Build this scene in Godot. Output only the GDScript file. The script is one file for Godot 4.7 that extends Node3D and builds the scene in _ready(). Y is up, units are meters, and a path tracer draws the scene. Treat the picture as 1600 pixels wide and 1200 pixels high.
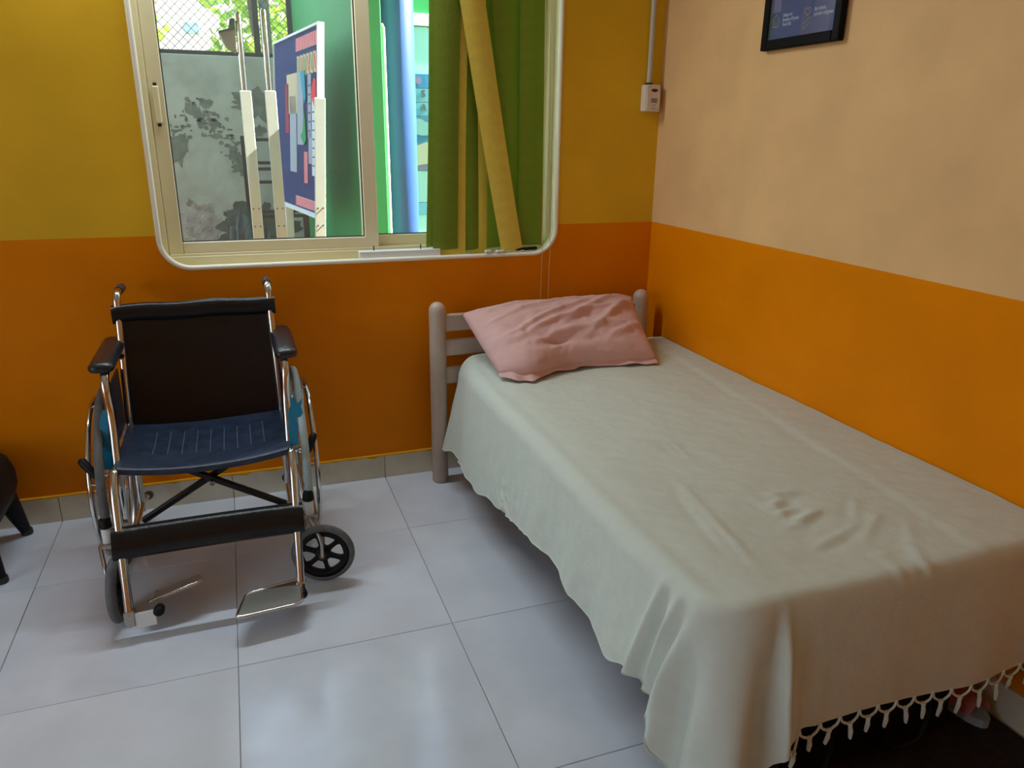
extends Node3D
# A small clinic bedroom: wheelchair, single bed, window on to a side yard.
# World axes: x runs along the window wall (right wall at x = 0), z = 0 is the window wall, y is up.

var mats := {}
var rng := RandomNumberGenerator.new()
const DADO := 1.028
const XC := -1.843

# ---------------------------------------------------------------- mesh helpers
func mb() -> SurfaceTool:
	var st := SurfaceTool.new()
	st.begin(Mesh.PRIMITIVE_TRIANGLES)
	return st

func tri(st: SurfaceTool, a: Vector3, b: Vector3, c: Vector3) -> void:   # counter-clockwise from outside
	st.add_vertex(a); st.add_vertex(c); st.add_vertex(b)

func quad(st: SurfaceTool, a: Vector3, b: Vector3, c: Vector3, d: Vector3) -> void:
	tri(st, a, b, c); tri(st, a, c, d)

func smooth(st: SurfaceTool, on: bool) -> void:
	st.set_smooth_group(0 if on else -1)

func mesh_of(st: SurfaceTool) -> ArrayMesh:
	st.generate_normals()
	st.index()
	return st.commit()

func face_out(st: SurfaceTool, p: Array, c: Vector3) -> void:            # a convex face turned away from c
	var n: Vector3 = (p[1] - p[0]).cross(p[2] - p[0])
	var mid := Vector3.ZERO
	for q in p: mid += q
	mid /= p.size()
	var r := p.duplicate()
	if n.dot(mid - c) < 0.0: r.reverse()
	for i in range(1, r.size() - 1): tri(st, r[0], r[i], r[i + 1])

func box(st: SurfaceTool, c: Vector3, s: Vector3, b := 0.002, basis := Basis()) -> void:
	var h := s * 0.5
	b = minf(b, minf(h.x, minf(h.y, h.z)) * 0.9)
	smooth(st, false)
	var v := func(sx: int, sy: int, sz: int, ax: int) -> Vector3:
		var p := Vector3(sx * (h.x - b), sy * (h.y - b), sz * (h.z - b))
		p[ax] = [sx, sy, sz][ax] * h[ax]
		return c + basis * p
	for ax in 3:
		for s1 in [-1, 1]:
			var f := []
			for q in [[-1, -1], [1, -1], [1, 1], [-1, 1]]:
				var t := [0, 0, 0]
				t[ax] = s1; t[(ax + 1) % 3] = q[0]; t[(ax + 2) % 3] = q[1]
				f.append(v.call(t[0], t[1], t[2], ax))
			face_out(st, f, c)
	if b <= 0.0: return
	for ax in 3:
		var u := (ax + 1) % 3
		var w := (ax + 2) % 3
		for su in [-1, 1]:
			for sw in [-1, 1]:
				var t0 := [0, 0, 0]; var t1 := [0, 0, 0]
				t0[ax] = -1; t0[u] = su; t0[w] = sw
				t1[ax] = 1; t1[u] = su; t1[w] = sw
				face_out(st, [v.call(t0[0], t0[1], t0[2], u), v.call(t1[0], t1[1], t1[2], u), v.call(t1[0], t1[1], t1[2], w), v.call(t0[0], t0[1], t0[2], w)], c)
	for sx in [-1, 1]:
		for sy in [-1, 1]:
			for sz in [-1, 1]:
				face_out(st, [v.call(sx, sy, sz, 0), v.call(sx, sy, sz, 1), v.call(sx, sy, sz, 2)], c)

func fillet(pts: Array, r: float, n := 6) -> Array:                      # polyline with rounded corners
	var out := [pts[0]]
	for i in range(1, pts.size() - 1):
		var a: Vector3 = pts[i - 1]; var b: Vector3 = pts[i]; var c: Vector3 = pts[i + 1]
		var k := minf(r, minf(a.distance_to(b), c.distance_to(b)) * 0.49)
		var p := b + (a - b).normalized() * k
		var q := b + (c - b).normalized() * k
		for j in n + 1:
			var t := float(j) / n
			out.append(p.lerp(b, t).lerp(b.lerp(q, t), t))
	out.append(pts[-1])
	return out

func tube(st: SurfaceTool, pts: Array, r, seg := 12, caps := true, closed := false) -> void:
	var n := pts.size()
	var rings := []
	var nn := Vector3.ZERO
	for i in n:
		var a: Vector3 = pts[(i - 1 + n) % n] if closed else pts[maxi(i - 1, 0)]
		var b: Vector3 = pts[(i + 1) % n] if closed else pts[mini(i + 1, n - 1)]
		var t := (b - a).normalized()
		if i == 0: nn = t.cross(Vector3.UP if absf(t.y) < 0.9 else Vector3.RIGHT).normalized()
		nn = (nn - t * nn.dot(t)).normalized()
		var bb := t.cross(nn)
		var rr: float = r[i] if r is Array else r
		var ring := []
		for k in seg:
			var an := TAU * k / seg
			ring.append(pts[i] + (nn * cos(an) + bb * sin(an)) * rr)
		rings.append(ring)
	smooth(st, true)
	for i in (n if closed else n - 1):
		var i2 := (i + 1) % n
		for k in seg:
			var k2 := (k + 1) % seg
			quad(st, rings[i][k], rings[i][k2], rings[i2][k2], rings[i2][k])
	if caps and not closed:
		smooth(st, false)
		for k in range(1, seg - 1):
			tri(st, rings[0][0], rings[0][k + 1], rings[0][k])
			tri(st, rings[-1][0], rings[-1][k], rings[-1][k + 1])

func lathe(st: SurfaceTool, prof: Array, seg := 24, xf := Transform3D(), closed := false) -> void:
	smooth(st, true)
	var n := prof.size()
	var at := func(i: int, k: int) -> Vector3:
		var a := TAU * (k % seg) / seg
		var p: Vector2 = prof[i % n]
		return xf * Vector3(p.x * cos(a), p.y, p.x * sin(a))
	for i in (n if closed else n - 1):
		for k in seg:
			quad(st, at.call(i, k), at.call(i + 1, k), at.call(i + 1, k + 1), at.call(i, k + 1))

func area2(p: PackedVector2Array) -> float:
	var a := 0.0
	for i in p.size(): a += p[i].cross(p[(i + 1) % p.size()])
	return a

func slab(st: SurfaceTool, poly: PackedVector2Array, d0: float, d1: float, xf := Transform3D()) -> void:   # polygon in xy, from z = d0 to d1
	smooth(st, false)
	var p := poly.duplicate()
	if area2(p) < 0.0: p.reverse()
	var t := Geometry2D.triangulate_polygon(p)
	for i in range(0, t.size(), 3):
		var a := p[t[i]]; var b := p[t[i + 1]]; var c := p[t[i + 2]]
		if (b - a).cross(c - a) < 0.0:
			var w := b; b = c; c = w
		tri(st, xf * Vector3(a.x, a.y, d1), xf * Vector3(b.x, b.y, d1), xf * Vector3(c.x, c.y, d1))
		tri(st, xf * Vector3(a.x, a.y, d0), xf * Vector3(c.x, c.y, d0), xf * Vector3(b.x, b.y, d0))
	for i in p.size():
		var a := p[i]; var b := p[(i + 1) % p.size()]
		quad(st, xf * Vector3(a.x, a.y, d0), xf * Vector3(b.x, b.y, d0), xf * Vector3(b.x, b.y, d1), xf * Vector3(a.x, a.y, d1))

func sheet(st: SurfaceTool, p: Array, nu: int, nv: int) -> void:         # p[i * nv + j], normal = du x dv
	smooth(st, true)
	for i in nu - 1:
		for j in nv - 1:
			quad(st, p[i * nv + j], p[(i + 1) * nv + j], p[(i + 1) * nv + j + 1], p[i * nv + j + 1])

func sheet_uv(st: SurfaceTool, p: Array, nu: int, nv: int) -> void: sheet(st, p, nu, nv)

func rect(x0: float, y0: float, x1: float, y1: float) -> PackedVector2Array:
	return PackedVector2Array([Vector2(x0, y0), Vector2(x1, y0), Vector2(x1, y1), Vector2(x0, y1)])

func round_rect(x0: float, y0: float, x1: float, y1: float, r: float, n := 8) -> PackedVector2Array:
	var o := PackedVector2Array()
	for c in [[x1 - r, y0 + r, -PI / 2], [x1 - r, y1 - r, 0.0], [x0 + r, y1 - r, PI / 2], [x0 + r, y0 + r, PI]]:
		for k in n + 1:
			var a: float = c[2] + PI / 2 * k / n
			o.append(Vector2(c[0] + cos(a) * r, c[1] + sin(a) * r))
	return o

# ---------------------------------------------------------------- node helpers
var used := {}
func numbered(called: String) -> String:
	used[called] = used.get(called, -1) + 1
	return called if used[called] == 0 else "%s_%03d" % [called, used[called]]

func tag(o: Node3D, label: String, category: String, group := "", kind := "") -> Node3D:
	if label: o.set_meta("label", label)
	if category: o.set_meta("category", category)
	if group: o.set_meta("group", group)
	if kind: o.set_meta("kind", kind)
	return o

func thing(called: String, at: Vector3, label: String, category: String, group := "") -> Node3D:
	var o := Node3D.new()
	o.name = numbered(called)
	add_child(o)
	o.position = at
	return tag(o, label, category, group)

func setting(called: String, at := Vector3.ZERO) -> Node3D:
	var o := Node3D.new()
	o.name = numbered(called)
	add_child(o)
	o.position = at
	o.set_meta("kind", "structure")
	return o

func where(o: Node3D) -> Vector3:                                        # things are never turned, so places add up
	var p := Vector3.ZERO
	var q: Node = o
	while q is Node3D and q != self:
		p += q.position
		q = q.get_parent()
	return p

func put(called: String, st, mat: Material, parent: Node3D = null, local := false) -> MeshInstance3D:
	var o := MeshInstance3D.new()
	o.name = numbered(called) if parent == null else called
	o.mesh = mesh_of(st) if st is SurfaceTool else st
	o.material_override = mat
	(parent if parent else self).add_child(o, true)
	if parent and not local: o.position = -where(parent)                 # shapes are written in world coordinates
	return o

# ---------------------------------------------------------------- materials
func noise_tex(freq: float, ramp: Array, size := 256, kind := FastNoiseLite.TYPE_SIMPLEX_SMOOTH, oct := 4, sd := 1) -> NoiseTexture2D:
	var n := FastNoiseLite.new()
	n.noise_type = kind
	n.frequency = freq
	n.fractal_octaves = oct
	n.seed = sd
	var t := NoiseTexture2D.new()
	t.width = size; t.height = size; t.seamless = true; t.noise = n
	if ramp:
		var g := Gradient.new()
		g.offsets = PackedFloat32Array(range(ramp.size()).map(func(i): return float(i) / (ramp.size() - 1)))
		g.colors = PackedColorArray(ramp)
		t.color_ramp = g
	return t

func mat(called: String, c: Color, rough := 0.6, metal := 0.0, spec := 0.5) -> StandardMaterial3D:
	var m := StandardMaterial3D.new()
	m.resource_name = called
	m.albedo_color = c
	m.roughness = rough
	m.metallic = metal
	m.metallic_specular = spec
	mats[called] = m
	return m

func mottled(called: String, c: Color, amount: float, scale: float, rough := 0.6, bump := 0.0, sd := 1) -> StandardMaterial3D:
	var m := mat(called, c, rough)
	var lo := Color(1 - amount, 1 - amount, 1 - amount)
	m.albedo_texture = noise_tex(0.012, [lo, Color.WHITE], 256, FastNoiseLite.TYPE_SIMPLEX_SMOOTH, 5, sd)
	m.uv1_triplanar = true
	m.uv1_world_triplanar = true
	m.uv1_scale = Vector3.ONE * scale
	if bump > 0.0:
		m.heightmap_enabled = true
		m.heightmap_texture = noise_tex(0.05, [], 256, FastNoiseLite.TYPE_SIMPLEX_SMOOTH, 4, sd + 7)
		m.heightmap_scale = bump
	return m

func make_materials() -> void:
	mottled("orange_paint", Color8(236, 136, 0), 0.06, 0.7, 0.42, 0.03, 2)
	mottled("beige_paint", Color8(238, 192, 134), 0.07, 0.8, 0.55, 0.03, 3)
	mottled("yellow_paint", Color8(238, 188, 46), 0.06, 0.8, 0.5, 0.03, 5)
	for k in ["orange_paint", "beige_paint", "yellow_paint"]: mats[k].metallic_specular = 0.22
	mottled("lip_paint", Color8(236, 170, 10), 0.15, 3.0, 0.45, 0.05, 6)
	mottled("ceiling_paint", Color8(240, 236, 226), 0.03, 0.8, 0.8)
	for k in 3:
		var t: StandardMaterial3D = mottled("tile_%d" % k, [Color8(221, 227, 236), Color8(219, 225, 235), Color8(223, 228, 236)][k], 0.07, [0.9, 1.1, 0.8][k], 0.14, 0.0, 11 + k)
		t.metallic_specular = 0.5
	mottled("grout", Color8(158, 154, 152), 0.2, 4.0, 0.9)
	mottled("skirting", Color8(226, 216, 190), 0.1, 2.0, 0.35, 0.0, 15)
	mottled("cream_reveal", Color8(232, 224, 178), 0.06, 2.0, 0.5)
	mat("bead_white", Color8(246, 242, 222), 0.4)
	mat("alu_cream", Color8(234, 224, 184), 0.35)
	mat("seal_black", Color8(24, 26, 26), 0.6)
	var g := mat("glass", Color(0.9, 1.0, 0.97, 0.05), 0.02)
	g.transparency = BaseMaterial3D.TRANSPARENCY_ALPHA
	mat("chrome", Color8(206, 206, 204), 0.14, 1.0)
	mat("steel_worn", Color8(176, 172, 164), 0.32, 1.0)
	mat("white_metal", Color8(234, 238, 236), 0.4)
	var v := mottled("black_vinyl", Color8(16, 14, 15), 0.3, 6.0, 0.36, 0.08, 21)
	v.metallic_specular = 0.45
	var n := mottled("navy_vinyl", Color8(46, 60, 84), 0.3, 6.0, 0.36, 0.08, 22)
	n.metallic_specular = 0.5
	mat("seam_thread", Color8(84, 98, 120), 0.6)
	mat("teal_film", Color8(16, 128, 168), 0.3)
	mat("pad_vinyl", Color8(30, 27, 29), 0.32)
	mat("black_paint", Color8(14, 14, 15), 0.4)
	mat("black_plastic", Color8(16, 16, 18), 0.55, 0.0, 0.35)
	mat("dark_plastic", Color8(44, 45, 50), 0.5)
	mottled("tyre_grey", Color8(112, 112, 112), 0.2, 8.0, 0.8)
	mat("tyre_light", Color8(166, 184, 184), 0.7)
	mottled("rust", Color8(122, 84, 62), 0.4, 20.0, 0.8)
	mottled("bed_wood", Color8(206, 184, 166), 0.1, 3.0, 0.4, 0.0, 31)
	mottled("board_wood", Color8(120, 84, 56), 0.2, 2.0, 0.7)
	var s := mottled("sheet_cotton", Color8(208, 214, 200), 0.03, 6.0, 0.9, 0.04, 41)
	s.rim_enabled = true; s.rim = 0.15
	s.backlight_enabled = true; s.backlight = Color(0.16, 0.16, 0.13)
	var p := mottled("pillow_cotton", Color8(220, 176, 168), 0.04, 5.0, 0.9, 0.04, 42)
	p.rim_enabled = true; p.rim = 0.15
	mottled("mat_brown", Color8(42, 28, 24), 0.3, 8.0, 0.95, 0.2, 71)
	mat("mattress_foam", Color8(150, 148, 140), 0.9)
	for a in [["vane_green", Color8(120, 140, 28), Color(0.45, 0.45, 0.45)], ["vane_cream", Color8(232, 208, 84), Color(0.25, 0.25, 0.22)]]:
		var m := mottled(a[0], a[1], 0.05, 9.0, 0.85, 0.05, 51)
		m.backlight_enabled = true
		m.backlight = a[2]
	mat("clear_plastic", Color8(206, 214, 196), 0.15)
	mat("cord", Color8(214, 176, 110), 0.8)
	mat("box_plastic", Color8(226, 212, 196), 0.4)
	mat("red_lens", Color8(96, 10, 12), 0.2)
	mat("label_grey", Color8(128, 116, 118), 0.6)
	mat("pvc_pipe", Color8(196, 190, 172), 0.35)
	mat("frame_black", Color8(8, 7, 7), 0.55, 0.0, 0.25)
	mat("poster_blue", Color8(32, 34, 128), 0.25)
	mat("poster_ink", Color8(176, 182, 222), 0.6)
	mat("poster_gold", Color8(176, 150, 112), 0.6)
	mat("poster_purple", Color8(96, 74, 150), 0.4)
	mat("pin_dark", Color8(30, 28, 28), 0.5)
	# the yard
	mottled("plaster", Color8(176, 184, 172), 0.16, 0.9, 0.9, 0.25, 61)
	mottled("plaster_bare", Color8(122, 130, 122), 0.3, 1.6, 0.95, 0.4, 62)
	mottled("plaster_damp", Color8(84, 98, 94), 0.25, 1.6, 0.95, 0.3, 63)
	mottled("plaster_worn", Color8(176, 172, 168), 0.3, 3.0, 0.95, 0.3, 64)
	mottled("yard_green", Color8(30, 152, 84), 0.08, 0.9, 0.6, 0.0, 65)
	mat("column_blue", Color8(36, 90, 168), 0.5)
	mottled("pale_wall", Color8(150, 186, 192), 0.06, 0.9, 0.7)
	mat("white_paint", Color8(240, 242, 240), 0.5)
	mottled("ground", Color8(150, 148, 140), 0.2, 0.8, 0.95)
	mottled("felt_blue", Color8(16, 48, 108), 0.15, 5.0, 0.95)
	mat("paper", Color8(206, 214, 218), 0.9)
	mat("paper_grey", Color8(150, 164, 176), 0.9)
	mat("paper_red", Color8(224, 44, 64), 0.9)
	mat("paper_teal", Color8(24, 150, 176), 0.9)
	mat("paper_green", Color8(28, 150, 84), 0.9)
	mat("paper_pink", Color8(206, 120, 124), 0.9)
	mat("paper_maroon", Color8(140, 44, 70), 0.9)
	mat("paper_tan", Color8(196, 186, 150), 0.9)
	for a in [["chart_header", Color8(10, 104, 160)], ["chart_card", Color8(78, 134, 162)], ["chart_ground", Color8(40, 96, 138)], ["chart_cloud", Color8(104, 142, 150)], ["chart_tan", Color8(146, 142, 130)], ["chart_pink", Color8(116, 98, 134)], ["chart_paper", Color8(116, 152, 156)]]: mat(a[0], a[1], 0.9)
	mat("pole_white", Color8(220, 234, 236), 0.4)
	mat("ink", Color8(70, 74, 84), 0.9)
	mat("galvanised", Color8(132, 146, 142), 0.45, 0.6)
	mat("iron_black", Color8(22, 30, 30), 0.6)
	mat("wire", Color8(104, 110, 104), 0.5, 0.2)
	for a in [["leaf_a", Color8(92, 150, 24)], ["leaf_b", Color8(58, 128, 30)], ["leaf_c", Color8(150, 176, 40)]]:
		var m := mat(a[0], a[1], 0.5)
		m.backlight_enabled = true
		m.backlight = Color(0.7, 0.8, 0.35)
	mottled("bark", Color8(118, 104, 86), 0.3, 4.0, 0.95)
	mat("far_cream", Color8(232, 222, 204), 0.9)
	mat("far_blue", Color8(140, 176, 192), 0.9)
	mat("far_tan", Color8(190, 166, 140), 0.9)
	var tl := mat("tube_glow", Color(1, 1, 1), 0.5)
	tl.emission_enabled = true
	tl.emission = Color(0.92, 0.97, 1.0)
	tl.emission_energy_multiplier = 1.5

# ---------------------------------------------------------------- scene
func _ready() -> void:
	rng.seed = 20240
	var cam := Camera3D.new()
	cam.name = "camera"
	cam.fov = rad_to_deg(2.0 * atan(600.0 / 1183.67))
	cam.position = Vector3(-1.692, 1.381, 2.9224)
	cam.rotation = Vector3(-0.3193, -0.3481, 0.0124)
	cam.near = 0.05
	add_child(cam)

	var env := Environment.new()
	env.background_mode = Environment.BG_SKY
	var sky := Sky.new()
	var ps := ProceduralSkyMaterial.new()
	ps.sky_top_color = Color(0.72, 0.84, 0.95)
	ps.sky_horizon_color = Color(0.93, 0.97, 1.0)
	ps.ground_horizon_color = Color(0.8, 0.8, 0.76)
	ps.ground_bottom_color = Color(0.5, 0.5, 0.47)
	sky.sky_material = ps
	env.sky = sky
	env.background_energy_multiplier = 4.2
	env.tonemap_mode = Environment.TONE_MAPPER_LINEAR
	env.tonemap_exposure = 1.0
	env.sdfgi_enabled = true
	env.ssao_enabled = true
	env.ssil_enabled = true
	var we := WorldEnvironment.new()
	we.name = "environment"
	we.environment = env
	add_child(we)

	var sun := DirectionalLight3D.new()
	sun.name = "sun"
	sun.light_color = Color(1.0, 0.95, 0.86)
	sun.light_energy = 12.0
	sun.light_angular_distance = 0.6
	sun.shadow_enabled = true
	add_child(sun)
	sun.look_at_from_position(Vector3(7.6, 6.2, 0.55), Vector3.ZERO)

	make_materials()
	build_room()
	build_window()
	build_tube_light(Vector3(-1.75, 2.36, 0.0), Vector3(0, 0, 1), 2.2, "white batten tube light fixed to the wall above the window")
	build_yard()
	build_bed()
	build_wheelchair()
	build_blind()
	build_small_things()

func build_tube_light(at: Vector3, out: Vector3, energy: float, label: String) -> void:
	var t := thing("tube_light", at, label, "lamp")
	var along := Vector3.UP.cross(out)
	var bs := Basis(along, Vector3.UP, out)
	var s := mb()
	box(s, at + out * 0.02, Vector3(1.28, 0.05, 0.04), 0.006, bs)
	put("batten", s, mats.white_metal, t)
	for e in [-1, 1]:
		s = mb()
		box(s, at + bs * Vector3(e * 0.62, -0.005, 0.055), Vector3(0.03, 0.045, 0.05), 0.006, bs)
		put("lamp_holder", s, mats.white_metal, t)
	s = mb()
	tube(s, [at + bs * Vector3(-0.605, -0.005, 0.065), at + bs * Vector3(0.605, -0.005, 0.065)], 0.013, 16)
	put("glowing_tube", s, mats.tube_glow, t)
	var l := AreaLight3D.new()
	l.name = "tube_area"
	l.area_size = Vector2(1.2, 0.03)
	l.light_energy = energy
	l.light_color = Color(0.90, 0.96, 1.0)
	l.area_range = 12.0
	l.area_attenuation = 2.0
	l.shadow_enabled = true
	t.add_child(l)
	l.look_at_from_position(at + bs * Vector3(0, -0.012, 0.085), at + bs * Vector3(0, -0.9, 0.085 + 0.8))

# ---------------------------------------------------------------- room
func opening(grow := 0.0) -> PackedVector2Array:
	return round_rect(-1.948 - grow, 0.912 - grow, -0.448 + grow, 2.15 + grow, 0.1 + grow, 10)

func build_room() -> void:
	var fl := setting("floor")
	var s := mb()
	box(s, Vector3(-2.1, -0.08, 2.3), Vector3(4.8, 0.15, 5.0), 0.0)
	put("grout_bed", s, mats.grout, fl)
	var xs := [-4.2]
	for k in range(-4, 5): 
		var x := -2.398 + 0.6 * k + 0.0
		if x > -4.19 and x < -0.02: xs.append(x)
	xs.append(0.0)
	var zs := [0.0, 0.468]
	for k in range(1, 8):
		if 0.468 + 0.6 * k < 4.58: zs.append(0.468 + 0.6 * k)
	zs.append(4.6)
	for i in xs.size() - 1:
		for j in zs.size() - 1:
			s = mb()
			var g := 0.0009
			var dy := rng.randf_range(-0.0004, 0.0004)
			box(s, Vector3((xs[i] + xs[i + 1]) / 2, -0.006 + dy, (zs[j] + zs[j + 1]) / 2), Vector3(xs[i + 1] - xs[i] - 2 * g, 0.012, zs[j + 1] - zs[j] - 2 * g), 0.0012)
			put("tile", s, mats["tile_%d" % ((i * 2 + j) % 3)], fl)

	# window wall, 0.2 m thick
	var wb := setting("wall_back")
	var hole := opening(0.006)
	for a in [["dado_paint", rect(-4.4, 0.0, -1.2, DADO), "orange_paint"], ["dado_paint", rect(-1.2, 0.0, 0.2, DADO), "orange_paint"], ["upper_paint", rect(-4.4, DADO, -1.2, 2.9), "yellow_paint"], ["upper_paint", rect(-1.2, DADO, 0.2, 2.9), "yellow_paint"]]:
		for poly in Geometry2D.clip_polygons(a[1], hole):
			s = mb()
			slab(s, poly, -0.2, 0.0)
			put(a[0], s, mats[a[2]], wb)
	var wr := setting("wall_right")
	for a in [[0.0, DADO, "orange_paint", "dado_paint"], [DADO, 2.9, "beige_paint", "upper_paint"]]:
		s = mb()
		box(s, Vector3(0.1, (a[0] + a[1]) / 2, 2.4), Vector3(0.2, a[1] - a[0], 4.8), 0.0)
		put(a[3], s, mats[a[2]], wr)
	# left wall with a second window, outside the picture
	var wl := setting("wall_left")
	var side := Transform3D(Basis(Vector3(0, 0, 1), Vector3(0, 1, 0), Vector3(-1, 0, 0)), Vector3(-4.2, 0, 0))   # x of the polygon runs along z, depth goes outwards
	var gap := rect(1.3, 0.3, 3.3, 2.2)
	for a in [["dado_paint", rect(0.0, 0.0, 2.3, DADO), "orange_paint"], ["dado_paint", rect(2.3, 0.0, 4.8, DADO), "orange_paint"], ["upper_paint", rect(0.0, DADO, 2.3, 2.9), "beige_paint"], ["upper_paint", rect(2.3, DADO, 4.8, 2.9), "beige_paint"]]:
		for poly in Geometry2D.clip_polygons(a[1], gap):
			s = mb()
			slab(s, poly, 0.0, 0.2, side)
			put(a[0], s, mats[a[2]], wl)
	var w2 := setting("window_2", Vector3(-4.3, 0.3, 2.3))
	s = mb()
	for z in [1.325, 2.3, 3.275]: box(s, Vector3(-4.3, 1.25, z), Vector3(0.05, 1.9, 0.05), 0.003)
	for y in [0.325, 2.175]: box(s, Vector3(-4.3, y, 2.3), Vector3(0.05, 0.05, 1.9), 0.003)
	put("window_frame", s, mats.alu_cream, w2)
	for z in [1.81, 2.79]:
		s = mb()
		box(s, Vector3(-4.3, 1.25, z), Vector3(0.004, 1.82, 0.94), 0.0)
		put("pane", s, mats.glass, w2)
	var wf := setting("wall_front")
	for a in [[0.0, DADO, "orange_paint", "dado_paint"], [DADO, 2.9, "beige_paint", "upper_paint"]]:
		s = mb()
		box(s, Vector3(-2.1, (a[0] + a[1]) / 2, 4.7), Vector3(4.6, a[1] - a[0], 0.2), 0.0)
		put(a[3], s, mats[a[2]], wf)
	s = mb()
	box(s, Vector3(-2.1, 2.98, 2.3), Vector3(4.8, 0.16, 5.2), 0.0)
	put("ceiling", s, mats.ceiling_paint).set_meta("kind", "structure")

	# tiled skirting with the uneven paint edge along its top
	var bb := setting("baseboard_back")
	for i in xs.size() - 1:
		s = mb()
		box(s, Vector3((xs[i] + xs[i + 1]) / 2, 0.05, 0.0055), Vector3(xs[i + 1] - xs[i] - 0.002, 0.1, 0.011), 0.001)
		put("tile", s, mats.skirting, bb)
	s = mb()
	paint_lip(s, -4.2, 0.0)
	put("paint_edge", s, mats.lip_paint, bb)
	var br := setting("baseboard_right")
	for j in zs.size() - 1:
		s = mb()
		box(s, Vector3(-0.0055, 0.05, (zs[j] + zs[j + 1]) / 2), Vector3(0.011, 0.1, zs[j + 1] - zs[j] - 0.002), 0.001)
		put("tile", s, mats.skirting, br)

func paint_lip(s: SurfaceTool, x0: float, x1: float) -> void:
	var n := FastNoiseLite.new()
	n.seed = 5; n.frequency = 9.0; n.fractal_octaves = 4
	smooth(s, false)
	var k := 0
	var cols := []
	while x0 + 0.012 * k <= x1:
		var x := x0 + 0.012 * k
		var d := 0.004 + 0.007 * maxf(0.0, n.get_noise_1d(x) + 0.15) * 2.0
		cols.append([Vector3(x, 0.104 + 0.0015 * n.get_noise_1d(x * 1.7 + 40), 0.0005), Vector3(x, 0.1022, 0.0125), Vector3(x, 0.1022 - d, 0.0125), Vector3(x, 0.1022 - d, 0.0108)])
		k += 1
	for i in cols.size() - 1:
		for j in 3:
			quad(s, cols[i][j + 1], cols[i + 1][j + 1], cols[i + 1][j], cols[i][j])

func build_window() -> void:
	# plaster reveal and the rounded white bead around it
	var path := opening()
	var pts := []
	for p in path: pts.append(Vector3(p.x, p.y, 0.0))
	var s := mb()
	tube(s, pts, 0.0088, 12, false, true)
	put("trim_1", s, mats.bead_white).set_meta("kind", "structure")
	var w := setting("window_1", Vector3(-1.2, 0.92, -0.1))
	s = mb()
	smooth(s, true)
	var out := opening(0.0065)
	for i in path.size():
		var a := path[i]; var b := path[(i + 1) % path.size()]
		quad(s, Vector3(a.x, a.y, 0.0), Vector3(b.x, b.y, 0.0), Vector3(b.x, b.y, -0.205), Vector3(a.x, a.y, -0.205))
		var c := out[i]; var d := out[(i + 1) % path.size()]
		quad(s, Vector3(d.x, d.y, 0.0), Vector3(c.x, c.y, 0.0), Vector3(c.x, c.y, -0.205), Vector3(d.x, d.y, -0.205))
		quad(s, Vector3(a.x, a.y, -0.205), Vector3(b.x, b.y, -0.205), Vector3(d.x, d.y, -0.205), Vector3(c.x, c.y, -0.205))
	put("reveal", s, mats.cream_reveal, w)
	# outer aluminium frame with its two tracks
	s = mb()
	for f in [[-1.96, -1.926, 0.90, 2.16], [-0.468, -0.436, 0.90, 2.16]]:
		box(s, Vector3((f[0] + f[1]) / 2, 1.53, -0.105), Vector3(f[1] - f[0], 1.24, 0.085), 0.002)
	for f in [[0.90, 0.944], [2.11, 2.16]]:
		box(s, Vector3(-1.198, (f[0] + f[1]) / 2, -0.105), Vector3(1.49, f[1] - f[0], 0.085), 0.002)
	for z in [-0.066, -0.105, -0.144]:
		box(s, Vector3(-1.198, 0.947, z), Vector3(1.45, 0.012, 0.004), 0.001)
	put("window_frame", s, mats.alu_cream, w)
	for a in [[-1.926, -1.168, -0.085], [-1.222, -0.466, -0.125]]:
		var x0: float = a[0]; var x1: float = a[1]; var z: float = a[2]
		s = mb()
		box(s, Vector3(x0 + 0.0245, 1.53, z), Vector3(0.049, 1.168, 0.028), 0.003)
		box(s, Vector3(x1 - 0.0265, 1.53, z), Vector3(0.053, 1.168, 0.028), 0.003)
		box(s, Vector3((x0 + x1) / 2, 0.97, z), Vector3(x1 - x0 - 0.1, 0.048, 0.027), 0.003)
		box(s, Vector3((x0 + x1) / 2, 2.09, z), Vector3(x1 - x0 - 0.1, 0.048, 0.027), 0.003)
		var sash := put("sash", s, mats.alu_cream, w)
		s = mb()
		for q in [[x0 + 0.05, 1.53, 0.004, 1.07], [x1 - 0.054, 1.53, 0.004, 1.07], [(x0 + x1) / 2, 0.9955, x1 - x0 - 0.1, 0.003], [(x0 + x1) / 2, 2.065, x1 - x0 - 0.1, 0.003]]:
			box(s, Vector3(q[0], q[1], z + 0.002), Vector3(q[2], q[3], 0.012), 0.0)
		put("gasket", s, mats.seal_black, sash)
		s = mb()
		box(s, Vector3((x0 + x1) / 2, 1.53, z), Vector3(x1 - x0 - 0.09, 1.08, 0.004), 0.0)
		put("pane", s, mats.glass, sash)
	s = mb()
	box(s, Vector3(-1.903, 1.46, -0.066), Vector3(0.022, 0.12, 0.012), 0.004)
	put("latch", s, mats.alu_cream, w)
	s = mb()
	for y in [1.395, 1.525]:
		box(s, Vector3(-1.903, y, -0.068), Vector3(0.012, 0.012, 0.008), 0.003)
	put("latch_screw", s, mats.pin_dark, w)

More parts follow.
